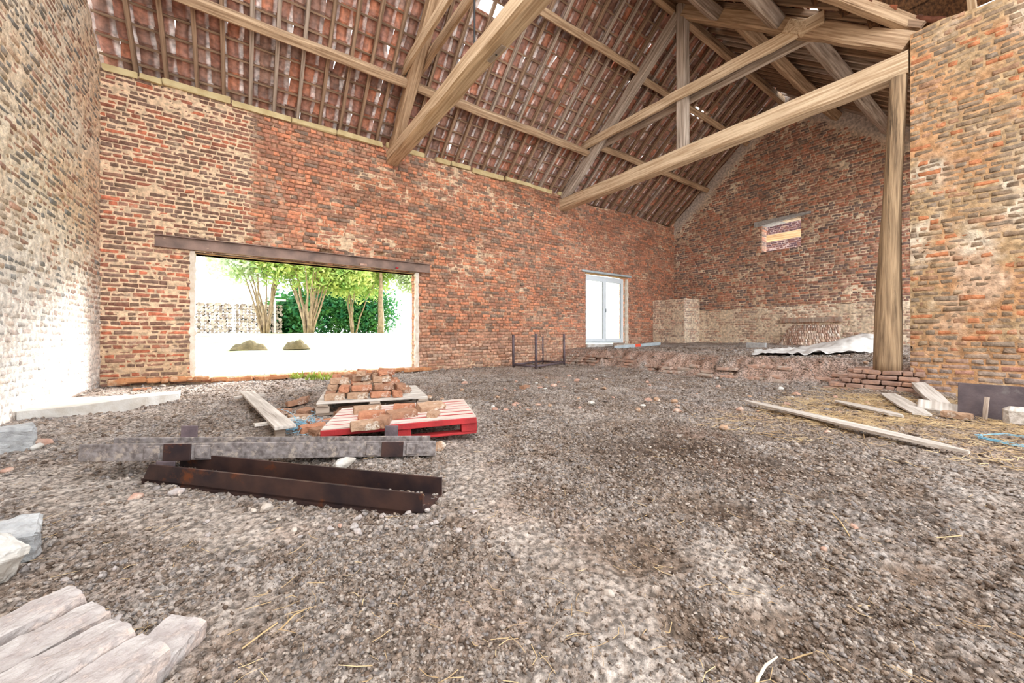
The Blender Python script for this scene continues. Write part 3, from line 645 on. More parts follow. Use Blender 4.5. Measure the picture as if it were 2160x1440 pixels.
M['stepbrick'] = mat('stepbrick', (186, 148, 128), (150, 122, 108), scale=7, bump=.9, bscale=40, base3=(168, 154, 142), s3=4, t3=.50, rough=.95)
o = sb.build('trim_7', M['stepbrick']); o['kind'] = 'structure'
# ------------------------------------------------------------------ openings
def ibeam(mb, x0, x1, y, z0, h, w, t=.012):
    mb.box(((x0+x1)/2, y, z0+t/2), (x1-x0, w, t)); mb.box(((x0+x1)/2, y, z0+h-t/2), (x1-x0, w, t)); mb.box(((x0+x1)/2, y, z0+h/2), (x1-x0, t, h-2*t))
st = empty('steel_lintel', (1.2, 8.0, 2.12)); tag(st, 'rusty steel lintel over the wide opening in the long wall', 'lintel')
b_ = MB(); ibeam(b_, -1.06, 3.42, 7.985, 2.13, .19, .12); o = b_.build('front_beam', M['lintelsteel']); o.parent = st; o.matrix_parent_inverse = Matrix.Translation((-1.2, -8, -2.12))
b_ = MB(); ibeam(b_, -.9, 3.3, 8.22, 2.10, .18, .16); o = b_.build('rear_beam', M['galv']); o.parent = st; o.matrix_parent_inverse = Matrix.Translation((-1.2, -8, -2.12))
for (bx, m_) in ((2.0, 'rubble'), (2.68, 'redpaint')):
    o = MB().box((bx, 7.945, 2.165), (.14 if bx < 2.3 else .05, .05, .04), bev=.006).build('brick_chip', M[m_]); tag(o, 'brick chip lodged on the flange of the steel lintel' if bx < 2.3 else 'tiny red chip on the right half of the steel lintel', 'brick chip')
def ragged(name, x0, y0, z0, z1, w, dep):
    v = []; f = []; n = int((z1-z0)/.05); rr = random.Random(name)
    for i in range(n+1):
        z = z0+(z1-z0)*i/n; a = w*(.5+rr.random()*.6)
        v += [(x0-a/2, y0-.018, z), (x0+a/2*rr.uniform(.7, 1.2), y0-.022-rr.random()*.012, z), (x0+a/2, y0+dep, z), (x0-a/2, y0+dep, z)]
    for i in range(n):
        for k in range(4): f.append((i*4+k, i*4+(k+1) % 4, i*4+4+(k+1) % 4, i*4+4+k))
    o = MB().add(v, f).build(name, M['plaster']); o['kind'] = 'structure'
ragged('trim_8', XL+OP[0]+.01, 8.0, .1, 2.12, .09, .06); ragged('trim_9', XL+OP[1]-.01, 8.0, .08, 2.12, .09, .06)
ragged('trim_10', XL+DO[1]-.02, 8.0, .5, 2.55, .11, .05)
# sill rubble along the opening
sr = MB()
for k in range(64):
    xx = XL+.2+k*.085+rs_.uniform(-.02, .02)
    if 2.2 < xx < 2.32 or xx > 3.35: continue
    sr.box((xx, 7.93+rs_.uniform(-.05, .03), .045+rs_.uniform(-.02, .015)+(.05 if xx < -.4 else 0)), (rs_.choice((.1, .2)), .12, .075), R=Matrix.Rotation(rs_.uniform(-.1, .1), 3, 'Z'), bev=.016, jit=.008)
M['sillbrick'] = mat('sillbrick', (196, 140, 98), (172, 116, 80), scale=7, bump=.8, bscale=40, base3=(206, 176, 146), s3=5, t3=.58, rough=.95)
sr.build('trim_11', M['sillbrick'])['kind'] = 'structure'
# glazed double door
D0, D1, DZ0, DZ1 = XL+DO[0], XL+DO[1], .52, 2.56
dr = empty('door_1', (D0, 8.12, DZ0)); dr['kind'] = 'structure'
def bar(mb, x0, x1, z0, z1, y=0, t=.06): mb.box(((x0+x1)/2, y, (z0+z1)/2), (x1-x0, t, z1-z0), bev=.006)
W_, H_ = D1-.08-D0, DZ1-DZ0; b_ = MB()
bar(b_, 0, .06, 0, H_); bar(b_, W_-.06, W_, 0, H_); bar(b_, .06, W_-.06, 0, .05); bar(b_, .06, W_-.06, H_-.07, H_); b_.build('frame', M['pvc'], dr)
for k in (0, 1):
    a, b = (.06+k*(W_/2-.06), W_/2+k*(W_/2-.06)); s_ = MB(); y_ = -.02
    bar(s_, a, a+.07, .05, H_-.07, y_); bar(s_, b-.07, b, .05, H_-.07, y_); bar(s_, a+.07, b-.07, .05, .14, y_); bar(s_, a+.07, b-.07, H_-.16, H_-.07, y_)
    so = s_.build('sash', M['pvc'], dr)
    MB().box(((a+b)/2, -.02, H_/2), (b-a-.14, .008, H_-.28)).build('pane', M['glass'], so)
    if k: MB().box((a+.03, -.075, 1.0), (.02, .05, .12), bev=.008).build('handle', M['galv'], so)
dl = MB().box(((D0+D1)/2, 7.985, 2.645), (D1-D0+.34, .06, .06), bev=.01).build('door_lintel', M['galv']); tag(dl, 'grey steel angle lintel over the glazed double door', 'lintel')
MB().box(((D0+D1)/2, 8.1, .44), (D1-D0, .4, .12), bev=.02).build('trim_12', M['slabw'])['kind'] = 'structure'
# small gable opening: lintel and the loft seen through it
ln = MB().add([(12.72, 5.33, 4.02), (12.72, 3.92, 4.10), (12.72, 3.92, 4.16), (12.72, 5.33, 4.17), (13.12, 5.33, 4.02), (13.12, 3.92, 4.10), (13.12, 3.92, 4.16), (13.12, 5.33, 4.17)],
              [(0, 1, 2, 3), (4, 7, 6, 5), (0, 4, 5, 1), (3, 2, 6, 7), (0, 3, 7, 4), (1, 5, 6, 2)]).build('concrete_lintel', M['concrete']); tag(ln, 'pale concrete lintel over the small opening in the gable wall', 'lintel')
LB = dict(FW); LB['bcol'] = lambda u, z, rs: pick(pal([(110, 84, 92), (92, 74, 86), (128, 96, 96)]), rs, len(u)); LB['mcol'] = lambda u, z: np.zeros(u.shape+(3,))+np.array(lin((176, 160, 168)))
masonry_wall('wall_loft', (15.6, 8.2, 0), (0, -1, 0), (-1, 0, 0), 5.2, 2.6, lambda u: 4.75+.86*u if u < 3.4 else 7.6, [], LB, res=.05)
lo_ = MB()
for k in range(16): lo_.box((13.2+k*.15+.07, 6.6, 5.95), (.13, 3.6, .03), R=Matrix.Rotation(-math.atan(.86), 3, 'X'))
o = lo_.build('ceiling', M['tile']); o['kind'] = 'structure'
a_ = o.data.color_attributes.new('Col', 'FLOAT_COLOR', 'POINT'); rv = np.repeat(pal([(120, 60, 50), (200, 190, 186), (84, 54, 46), (150, 84, 64)])[RG.choice(4, 16)], 8, 0); cc = np.ones((128, 4), np.float32); cc[:, :3] = rv; a_.data.foreach_set('color', cc.ravel())
t = timber('loft_beam', (15.2, 6.2, 4.15), (15.2, 3.0, 4.15), .15, .22, M['tiewood']); tag(t, 'timber beam of the loft seen through the small gable opening', 'roof beam')
t = timber('loft_purlin', (13.3, 5.6, 6.1), (15.5, 5.6, 6.1), .15, .25, M['oak']); tag(t, 'short loft purlin under the tiles behind the small gable opening', 'purlin')
# ------------------------------------------------------------------ foreground things
def roughen(o, strength, size, levels=4):
    t = bpy.data.textures.new('grain', 'CLOUDS'); t.noise_scale = size; t.noise_depth = 4
    m = o.modifiers.new('sub', 'SUBSURF'); m.subdivision_type = 'SIMPLE'; m.levels = m.render_levels = levels
    d = o.modifiers.new('dis', 'DISPLACE'); d.texture = t; d.strength = strength; d.mid_level = .5; d.texture_coords = 'LOCAL'
def worn_brick(l=.2, w=.1, h=.055, r=.016, seed=0, broken=False):
    rs = random.Random(seed); v = []; f = []; n = 6; idx = {}
    for i in range(n+1):
        for j in range(5):
            for k in range(4):
                if i in (0, n) or j in (0, 4) or k in (0, 3):
                    x, y, z = (i/n-.5)*l, (j/4-.5)*w, (k/3-.5)*h
                    e = [abs(x)/(l/2), abs(y)/(w/2), abs(z)/(h/2)]; q = sum(1 for t in e if t > .99)
                    s = 1-(.0, .0, .025, .06)[q]; x *= 1-(1-s)*.5; y *= s; z *= s
                    if broken and i == n: x -= rs.uniform(0, l*.25)
                    idx[i, j, k] = len(v); v.append((x+rs.gauss(0, .002), y+rs.gauss(0, .002), z+rs.gauss(0, .0018)+h/2))
    def fc(a, b, c, d): f.append((idx[a], idx[b], idx[c], idx[d]))
    for i in range(n):
        for j in range(4): fc((i, j, 0), (i, j+1, 0), (i+1, j+1, 0), (i+1, j, 0)); fc((i, j, 3), (i+1, j, 3), (i+1, j+1, 3), (i, j+1, 3))
        for k in range(3): fc((i, 0, k), (i+1, 0, k), (i+1, 0, k+1), (i, 0, k+1)); fc((i, 4, k), (i, 4, k+1), (i+1, 4, k+1), (i+1, 4, k))
    for j in range(4):
        for k in range(3): fc((0, j, k), (0, j, k+1), (0, j+1, k+1), (0, j+1, k)); fc((n, j, k), (n, j+1, k), (n, j+1, k+1), (n, j, k+1))
    me = bpy.data.meshes.new('brick'); me.from_pydata(v, [], f); me.update(); return me
BR = []
for s in range(8):
    me = worn_brick(random.uniform(.185, .2), .095, .058, seed=s, broken=s > 5); me.materials.append(M[('loose', 'looseb', 'loosec')[s % 3]]); BR.append(me)
BG = []
for s in range(4):
    me = worn_brick(.2, .1, .06, seed=20+s); me.materials.append(M['loosegrey']); BG.append(me)
def brick(loc, rz, lab, grp=None, tilt=(0, 0), data=None, sc=1, name='brick'):
    o = bpy.data.objects.new(name, data or random.choice(BR)); SC.collection.objects.link(o); o.location = loc
    o.rotation_euler = (tilt[0], tilt[1], rz); o.scale = (sc,)*3 if isinstance(sc, (int, float)) else sc; tag(o, lab, 'brick', grp); return o
def pallet(root, L, D, H, ns, mslat, mblock, mrim=None):
    for k in range(ns):
        y = D*(k+.5)/ns; MB().box((L/2, y, H-.01), (L, D/ns*.80, .02), bev=.003, jit=.002).build('slat', mslat if not mrim or k else mrim, root)
    for j in range(3):
        MB().box((L*(.05+.45*j), D/2, H-.031), (.1, D, .02), bev=.003).build('bearer', mblock, root)
        MB().box((L/2, D*(.07+.43*j), .01), (L, .09, .018), bev=.003).build('bottom_board', mblock, root)
        for i in range(3): MB().box((L*(.05+.45*j), D*(.07+.43*i), H/2-.01), (.12, .1, H-.06), bev=.004).build('block', mblock, root)
def placed(name, o, a, lab, cat, tilt=0):
    e = empty(name, o, (0, tilt, math.atan2(a[1], a[0]))); return tag(e, lab, cat)
# red pallet
RP = placed('pallet', (.46, 2.93, .0), (.95, -.37), 'red-edged wooden pallet with pale slats and a few bricks on it', 'pallet', tilt=-.035)
pallet(RP, 1.08, .80, .135, 7, M['slat'], M['redpaint'])
MB().box((.54, -.006, .105), (1.08, .014, .042), bev=.003).build('edge_board', M['redpaint'], RP)
for k in range(1, 7): MB().box((.54, .8*k/7, .1285), (1.06, .024, .012)).build('painted_gap', M['redpaint'], RP)
bpy.context.view_layer.update()
def onp(e, x, y, z): return e.matrix_world @ Vector((x, y, z))
for (px, py, rz, da, ti, sc, lab) in [(770, 905, .12, 0, 0, 1, 'frontmost brick on the red pallet, left of the two front ones'), (808, 898, 1.3, 1, 0, 1, 'brick on the red pallet turned end-on beside the frontmost one'),
        (785, 884, .0, 2, 0, 1, 'brick lying across the left bricks of the red pallet'), (775, 873, .1, 3, 0, 1.1, 'rounded brick behind the left bricks on the red pallet'),
        (847, 886, .25, 4, .1, 1.15, 'large crusted brick in the middle of the red pallet'), (853, 868, -.1, 5, 0, .9, 'brick behind the crusted one on the red pallet'),
        (908, 872, .3, 3, .3, 1.15, 'biggest tilted brick on the right half of the red pallet'), (914, 885, 1.2, 6, .2, .8, 'broken half brick before the tilted one on the red pallet')]:
    p = gp(px, py, .13); zt = .127+.035*((p.x-.46)*.95)
    brick((p.x, p.y, zt-.005), rz-.3, lab, None, (ti, 0), BR[da], sc)
# grey pallet and brick pile
GP = placed('pallet', (.60, 4.10, .0), (.97, -.24), 'weathered grey pallet loaded with old bricks', 'pallet')
pallet(GP, 1.06, 1.0, .13, 8, M['board'], M['greywood'])
bpy.context.view_layer.update()
rp = random.Random(5); ang = math.atan2(-.24, .97); pile = 'bricks piled on the grey pallet'
for lvl, (x0, x1, y0, y1) in enumerate([(.05, .80, .04, .92), (.07, .76, .16, .92), (.08, .75, .38, .9), (.35, .7, .5, .8)]):
    y = y0+.05
    while y < y1:
        x = x0
        while x < x1:
            endon = rp.random() < .6; l = .105 if endon else .205
            if rp.random() < (.93 if lvl < 2 else .7):
                p = onp(GP, x+l/2, y+.05, .132+lvl*.061)
                brick(p, ang+(math.pi/2 if endon else 0)+rp.uniform(-.12, .12), 'old brick in the %s of the pile on the grey pallet' % ('bottom layer', 'second layer', 'third layer', 'top')[lvl], pile, (rp.uniform(-.03, .03), 0) if lvl < 3 else (rp.uniform(-.3, .3), .1), sc=1)
            x += l+.013
        y += .205 if rp.random() < 2 else .1
# bricks between and beside the pallets
for (px, py, rz, lab) in [(625, 850, .2, 'brick left of the grey pallet, nearest the board'), (642, 846, 1.2, 'upright brick chip left of the grey pallet'), (645, 868, .9, 'brick leaning left of the grey pallet corner'),
        (632, 880, .1, 'brick above the blue net'), (590, 868, .1, 'reddish brick beside the raised board'), (680, 908, .5, 'brick at the left edge of the red pallet, near the net'), (675, 893, .1, 'brick under the corner of the grey pallet'),
        (690, 916, 1.3, 'brick touching the front left corner of the red pallet'), (660, 906, .1, 'flat brick right of the blue net'), (728, 873, .1, 'long brick lying before the grey pallet'), (735, 866, -.5, 'slanted brick leaning on the grey pallet front'),
        (768, 866, .4, 'brick wedged between the pallets at centre'), (800, 862, 1.0, 'upright brick between the pallets'), (823, 862, .7, 'pointed brick between the pallets, right of centre')]:
    p = gp(px, py, .02); brick((p.x, p.y, sz(p.x, p.y)+.005), rz, lab, None, (random.uniform(-.2, .2), random.uniform(-.1, .1)))
# raised board on sticks
a, b = gp(520, 829, .06), gp(603, 902, .10)
bo = timber('wooden_board', (a.x, a.y, .075), (b.x, b.y, .105), .14, .022, M['board'], wob=.002); tag(bo, 'long grey board propped up left of the brick pallets', 'board')
for (t_, l) in ((.12, .3), (.86, .32)):
    p = a.lerp(b, t_); o = timber('cross_stick', (p.x-l/2, p.y-.02, .055+t_*.03), (p.x+l/2, p.y+.04, .055+t_*.03), .06, .02, M['board'])
    tag(o, 'short cross piece under the %s end of the propped board' % ('far' if t_ < .5 else 'near'), 'board')
o = MB().box((b.x-.03, b.y+.1, .04), (.07, .05, .11), bev=.006).build('wood_block', M['greywood']); tag(o, 'wooden block holding up the near end of the propped board', 'wood block')
# blue net
p = gp(637, 900, .03); v_ = MB(); rn = random.Random(9)
for k in range(26):
    q = [(p.x+rn.gauss(0, .055), p.y+rn.gauss(0, .06), .02+abs(rn.gauss(0, .03)))]
    for j in range(7): q.append((q[-1][0]+rn.gauss(0, .03), q[-1][1]+rn.gauss(0, .03), max(.01, q[-1][2]+rn.gauss(0, .02))))
    v_.tube(q, .0022, 4)
o = v_.build('blue_net', M['blue']); tag(o, 'tangled heap of pale blue twine beside the red pallet', 'twine'); o['kind'] = 'stuff'
v_ = MB(); p = gp(2135, 930, .02); rn = random.Random(4)
for k in range(5):
    a0 = rn.uniform(0, 6); v_.tube([(p.x+rn.gauss(0, .01)+.12*math.cos(a0+j*.5)*(1+.2*k), p.y+rn.gauss(0, .01)+.16*math.sin(a0+j*.5), sz(p.x, p.y)+.015+.008*math.sin(j)) for j in range(9)], .0028, 5)
o = v_.build('blue_twine', M['blue']); tag(o, 'loops of blue baling twine on the straw at the right edge', 'twine')
# steel channels
def frame_along(name, p0, p1, lab, cat):
    p0, p1 = Vector(p0), Vector(p1); X = (p1-p0).normalized(); Y = Vector((0, 0, 1)).cross(X).normalized(); Z = X.cross(Y)
    e = empty(name); e.matrix_world = Matrix.Translation(p0) @ Matrix((X, Y, Z)).transposed().to_4x4(); tag(e, lab, cat); return e, (p1-p0).length
bch, L = frame_along('steel_channel', (-.43, 2.83, .0), (.645, 1.585, .0), 'large dark rusty steel channel lying open side up', 'steel beam')
m_ = MB(); wv = .20; m_.box((L/2, wv/2, .012), (L, wv, .012)); m_.build('web', M['rust'], bch)
m_ = MB().add([(0, 0, -.01), (L, 0, -.02), (L, 0, .098), (0.06, 0, .098), (0, .011, -.01), (L, .011, -.02), (L, .011, .098), (0.06, .011, .098)], [(0, 1, 2, 3), (4, 7, 6, 5), (3, 2, 6, 7), (1, 5, 6, 2), (0, 3, 7, 4)]); m_.build('front_flange', M['rust'], bch)
m_ = MB().box((L/2, wv, .044), (L, .011, .108)); m_.build('rear_flange', M['rust'], bch)
tch, L2 = frame_along('steel_channel', (-.70, 3.01, .110), (1.035, 2.33, .005), 'slender grey steel channel lying across the dark one, with brackets', 'steel beam')
MB().box((L2/2, 0, .047), (L2, .009, .094), bev=.002).build('front_flange', M['steel'], tch)
MB().box((L2/2+.02, .13, .047), (L2-.1, .009, .094), bev=.002).build('rear_flange', M['steel'], tch)
MB().box((L2/2, .065, .006), (L2, .13, .01)).build('web', M['steel'], tch)
for (x_, l_) in ((.45, 'a'), (1.60, 'b')):
    br = MB().box((x_-.02, .14, .085), (.085, .008, .15), bev=.002).build('bracket', M['pipe'], tch)
    MB().box((x_, -.011, .047), (.13, .012, .094), bev=.002).build('clamp_plate', M['rust'], tch)
    for s_ in (-1, 1): MB().box((x_+s_*.12, -.009, .047), (.075, .010, .074), bev=.004).build('pad', M['steel'], tch)
lug = MB().box((.40, -.012, -.028), (.09, .01, .056), bev=.003).build('lug', M['pipe'], tch); MB().tube([(.40, -.018, -.03), (.40, -.0185, -.03)], .008).build('bolt_hole', M['iron'], lug)
# stones and fragments
def rock(px, py, size, m_, lab, cat='stone', name='stone', grp=None, seed=0, sq=.62, z=None):
    p = gp(px, py, 0); rs = np.random.RandomState(seed+int(px)); v = IV*size*(1+rs.randn(12, 1)*.18)*np.array((rs.uniform(.8, 1.3), rs.uniform(.7, 1.1), sq))
    me = bpy.data.meshes.new(name); me.from_pydata([tuple(q) for q in v], [], [tuple(q) for q in IF.tolist()]); me.materials.append(M[m_])
    o = bpy.data.objects.new(name, me); SC.collection.objects.link(o); o.location = (p.x, p.y, (sz(p.x, p.y) if z is None else z)+size*sq*.55)
    md = o.modifiers.new('b', 'BEVEL'); md.width = size*.12; md.segments = 2; o.rotation_euler = (rs.uniform(-.3, .3), rs.uniform(-.3, .3), rs.uniform(0, 6)); tag(o, lab, cat, grp); return o
rock(562, 1070, .036, 'stone', 'pale round stone leaning against the dark steel channel')
rock(536, 1076, .016, 'stone', 'small stone left of the round one by the dark channel')
rock(286, 1050, .030, 'rubble', 'pinkish brick chip below the left end of the channels', 'brick chip', 'brick_chip')
rock(372, 1042, .032, 'loosegrey', 'grey clod under the left end of the dark channel', 'clod', 'clod')
rock(722, 985, .062, 'slabw', 'whitish broken hollow brick behind the dark channel', 'brick chip', 'brick_chip')
rock(925, 948, .06, 'loose', 'brick fragment behind the right end of the slender channel', 'brick chip', 'brick_chip')
rock(1527, 905, .05, 'loose', 'pinkish brick lump alone in the middle of the floor', 'brick chip', 'brick_chip')
rock(1738, 1160, .017, 'rubble', 'orange brick chip on the grey soil at right', 'brick chip', 'brick_chip')
rock(1800, 1106, .016, 'rubble', 'pale pink brick chip above the orange one at right', 'brick chip', 'brick_chip')
rock(716, 1108, .014, 'rubble', 'pink chip below the middle of the dark channel', 'brick chip', 'brick_chip')
rock(1590, 1057, .022, 'loosegrey', 'brown clod in the dark soil', 'clod', 'clod')
rock(1285, 1255, .02, 'stone', 'small grey stone in the smooth foreground dust')
rock(1745, 915, .03, 'rubble', 'flat brick piece below the long bleached board', 'brick chip', 'brick_chip')
rock(75, 950, .04, 'slabw', 'white rubble piece beside the grey block at left'); rock(95, 935, .05, 'rubble', 'reddish brick end behind the grey block at left', 'brick chip', 'brick_chip')
rock(15, 995, .03, 'rubble', 'red brick chip at the left picture edge', 'brick chip', 'brick_chip'); rock(48, 968, .03, 'stone', 'grey stone before the block at left')
rr = random.Random(8)
for k in range(70):
    px = rr.uniform(900, 1840); py = rr.uniform(790, 870); 
    rock(px, py, rr.uniform(.018, .05), rr.choice(('rubble', 'rubble', 'loose', 'slabw')), 'small brick fragment strewn on the soil before the raised step', 'brick chip', 'brick_chip', 'brick fragments before the step', seed=k)
for k in range(26):
    px = rr.uniform(420, 1000); py = rr.uniform(1085, 1130); 
    rock(px, py, rr.uniform(.008, .02), rr.choice(('stone', 'loosegrey', 'loosegrey')), 'small grey pebble in front of the dark steel channel', 'stone', 'stone', 'pebbles in front of the channel', seed=k)
for k in range(24):
    px = rr.uniform(60, 420); py = rr.uniform(1190, 1400); 
    rock(px, py, rr.uniform(.007, .014), 'loosegrey', 'small grey clod near the brick stack at bottom left', 'clod', 'clod', 'clods near the brick stack', seed=k)
brick(gp(1107, 822, .0)+Vector((0, 0, .01)), .4, 'small squarish brick standing alone on the open floor', None, (0, 0), BR[1], .9)
brick(gp(300, 826, .0)+Vector((0, 0, .0)), .1, 'brick on the floor near the left end of the long wall', None, (0, 0), BR[2], .9)
# bottom-left brick stack
def zbrick(px, py, z, rz, lab, da, tilt=(0, 0), sc=1):
    p = gp(px, py, z+.055); brick((p.x, p.y, z), rz, lab, None, tilt, BG[da], sc); roughen(SC.collection.objects[-1], .010, .035, 2)
BL = 'foot of the picture, left'
zbrick(45, 1305, .045, .62, 'uppermost brick of the stack in the bottom left corner', 0, (.1, -.05), (1.0, .86, 1.1))
zbrick(98, 1338, .035, .66, 'second brick of the bottom left stack, purplish face', 1, (.16, 0), (.95, .86, 1.0))
zbrick(120, 1396, .03, .66, 'third and longest brick of the bottom left stack', 2, (.10, .04), (1.1, .9, 1.1))
zbrick(205, 1432, .005, .7, 'lowest brick of the bottom left stack, cut by the picture edge', 3, (.15, 0), 1.05)
zbrick(10, 1400, .0, .9, 'brick under the stack, at the left picture edge', 1, (0, .1), .95)
zbrick(60, 1410, -.02, .2, 'half-buried brick in the gap of the bottom left stack', 0)
zbrick(345, 1345, -.012, .95, 'single pale brick lying right of the bottom left stack', 3, (.18, -.12), (.72, 1.0, .9))
# concrete blocks and slab
def block(px, py, z, d, rz, m_, lab, tilt=(0, 0), name='concrete_block'):
    p = gp(px, py, z); o = MB().box((0, 0, 0), d, bev=.012, jit=.006).build(name, M[m_], loc=(p.x, p.y, z), rot=(tilt[0], tilt[1], rz)); roughen(o, .03, .05); return tag(o, lab, 'block')
block(-30, 936, .075, (.40, .16, .19), .35, 'concrete', 'light grey concrete block at the left edge, lower wall corner', (.1, 0))
block(12, 1145, .06, (.15, .13, .12), .3, 'concrete', 'rough concrete lump at the left edge above the brick stack', (.25, .1))
block(-42, 1190, .07, (.14, .12, .13), .9, 'slabw', 'pale slab leaning at the left edge before the concrete lump', (.5, .2))
v_ = [(-1.63, 5.38), (-1.30, 5.45), (-.95, 5.80), (-.60, 6.20), (-.62, 6.55), (-1.1, 6.4), (-1.63, 6.55)]
mb = MB(); n = len(v_); mb.add([(x, y, .095-.03*(i > 2)) for i, (x, y) in enumerate(v_)]+[(x, y, -.05) for x, y in v_], [tuple(range(n))]+[(i, i+n, (i+1) % n+n, (i+1) % n) for i in range(n)])
o = mb.build('concrete_slab', M['slabw']); tag(o, 'flat whitish slab lying along the foot of the left wall', 'slab')
# right-hand boards
def lath(p0, p1, w, lab, th=.018, z=.012, name='wooden_board', pts=None, m_='board'):
    p0 = Vector(p0); p1 = Vector(p1); X = (p1-p0); L = X.length; X.normalize(); rs = random.Random(lab)
    prof = pts or [(0, .25), (.04, .6), (.3, .9), (.5, 1.0), (.72, .95), (.9, .75), (1, .12)]
    v = []; f = []
    for (t, k) in prof:
        for s in (-1, 1):
            for zz in (0, th): v.append((t*L, s*w/2*k+rs.uniform(-.004, .004), zz))
    for i in range(len(prof)-1):
        b = i*4; f += [(b+1, b+5, b+7, b+3), (b, b+2, b+6, b+4), (b, b+4, b+5, b+1), (b+2, b+3, b+7, b+6)]
    e = (len(prof)-1)*4; f += [(0, 1, 3, 2), (e, e+2, e+3, e+1)]
    zc = max(sz(*(p0.lerp(p1, t)).xy) for t in (0, .25, .5, .75, 1))
    o = MB().add(v, f).build(name, M[m_], loc=(p0.x, p0.y, sz(p0.x, p0.y)+z), rot=(0, -math.atan2(sz(p1.x, p1.y)-sz(p0.x, p0.y), L), math.atan2(X.y, X.x))); return tag(o, lab, 'board')
lath(gp(1575, 857), gp(2045, 968), .15, 'long bleached board pointing towards the camera on the right floor', z=.04)
lath(gp(1765, 852), gp(1905, 885), .15, 'short bleached board half buried in straw behind the long one', z=.035)
flat = [(0, .8), (.3, 1), (.7, 1), (1, .8)]
lath(gp(1872, 840), gp(1945, 880), .17, 'broad flat board lying third from the brick wall corner', pts=flat, z=.03)
lath(gp(1935, 834), gp(1988, 863), .16, 'broad board with a thick edge nearest the right brick wall', pts=flat, th=.04, z=.03)
lath(gp(1950, 858)+Vector((.1, 0, 0)), gp(1996, 869), .14, 'thin board under the thick-edged one by the right wall', pts=flat, z=.01)
o = MB().box((0, 0, 0), (.16, .3, .05), bev=.008).build('stone_slab', M['board'], loc=(5.75, .70, .05), rot=(.1, -.45, .1)); tag(o, 'pale slab leaning left of the dark plate', 'slab')
o = MB().box((0, 0, 0), (.02, 1.1, .36), bev=.003).build('dark_plate', M['plate'], loc=(5.72, .02, .14), rot=(0, .12, .04)); tag(o, 'dark rectangular plate standing on edge before the right brick wall', 'plate')
o = timber('wooden_stake', (5.55, .40, -.02), (5.62, .385, .21), .03, .02, M['greywood'], up=(1, 0, 0)); tag(o, 'thin wooden stake leaning on the dark plate', 'stake')
p = gp(2165, 880, .08); o = MB().box((0, 0, 0), (.14, .24, .17), bev=.03, jit=.008).build('wood_block', M['board'], loc=(p.x, p.y, .08), rot=(0, 0, .1)); tag(o, 'rounded grey wood block at the right edge before the dark plate', 'wood block')
p = gp(2018, 882, .0); brick((p.x, p.y, .0), 1.4, 'orange brick in the straw left of the dark plate', None, (0, 0), BR[3])
# whitish twig bottom right
q = [gp(x, y, .0) for x, y in ((1592, 1445), (1598, 1420), (1615, 1400), (1640, 1388))]
o = MB().tube([(a.x, a.y, sz(a.x, a.y)+.004+.006*k) for k, a in enumerate(q)], [.0035, .004, .0035, .002], 6).build('twig', M['plaster'], smooth=True); tag(o, 'thick bent whitish stalk at the bottom right of the middle', 'stalk')
q = [gp(x, y, .0) for x, y in ((1652, 1378), (1665, 1358), (1692, 1350), (1735, 1350))]
o = MB().tube([(a.x, a.y, sz(a.x, a.y)+.006) for a in q], .0018, 5).build('twig', M['straw']); tag(o, 'zigzag pale twig just above the thick stalk', 'stalk')
for (a, b, l_) in (((510, 1365), (585, 1318), 'long straw stalk left of the foreground middle'), ((590, 1330), (640, 1290), 'straw stalk right of the long one in the foreground'), ((235, 1400), (285, 1330), 'straw stalk between the brick stack and the single brick'), ((1755, 1080), (1792, 1125), 'golden straw stalk above the orange chip'), ((1975, 1120), (2028, 1124), 'short yellow straw stalk far right on the soil')):
    p, q = gp(*a), gp(*b); o = MB().tube([(p.x, p.y, sz(p.x, p.y)+.006), ((p.x+q.x)/2+.006, (p.y+q.y)/2, sz((p.x+q.x)/2, (p.y+q.y)/2)+.012), (q.x, q.y, sz(q.x, q.y)+.006)], .0022, 5).build('straw_stalk', M['straw']); tag(o, l_, 'stalk')
# ------------------------------------------------------------------ raised level: rack, level bar, tarp, vault
rk = empty('pipe_rack', (0, 0, 0)); tag(rk, 'low pipe rack with four uprights against the long wall', 'rack')
q = [px_y(1083, 772, 7.25), None]; A = Vector((4.05, 7.25, 0)); 
A = gp(1083, 775, .0); B = gp(1131, 779, .0); Cc = gp(1190, 770, .0); Dd = Cc+(A-B)
zb = .07
for P_, h_ in ((A, .78), (B, .80), (Cc, .80), (Dd, .78)):
    MB().tube([(P_.x, P_.y, sz(P_.x, P_.y)), (P_.x, P_.y+.01, h_)], .03, 10).build('upright', M['pipe'], rk, smooth=True)
for P_, Q_ in ((A, B), (B, Cc), (Cc, Dd), (Dd, A)): MB().tube([(P_.x, P_.y, zb), (Q_.x, Q_.y, zb)], .026, 8).build('rail', M['pipe'], rk, smooth=True)
def platz(px, py):
    r = ray(px); d = 5.5
    while d < 14:
        x, y = r[0]*d, r[1]*d; z = CAMZ-(py-HY)*d/F
        if x > 12.25 or y > 7.9: break
        if z < float(ground(x, y)): break
        d += .02
    return Vector((x, y, sz(min(x, 12.3), min(y, 7.9))))
a, b = Vector((8.3, 6.95, sz(8.3, 6.95))), Vector((10.3, 6.9, sz(10.3, 6.9)))
lv, L = frame_along('level_bar', (a.x, a.y, a.z+.035), (b.x, b.y, b.z+.035), 'long grey aluminium straightedge with a red mark near the glazed door', 'straightedge')
MB().box((L/2, 0, 0), (L, .04, .09), bev=.004).build('bar', M['galv'], lv); MB().box((L*.48, -.001, .004), (L*.12, .043, .086), bev=.004).build('red_mark', M['orange'], lv)
a = Vector((9.2, 7.55, sz(9.2, 7.55)-.01)); o = MB().box((0, 0, .06), (.36, .15, .12), bev=.008).build('wood_block', M['greywood'], loc=a, rot=(0, 0, .1)); tag(o, 'squared wood block on the floor below the glazed door', 'wood block')
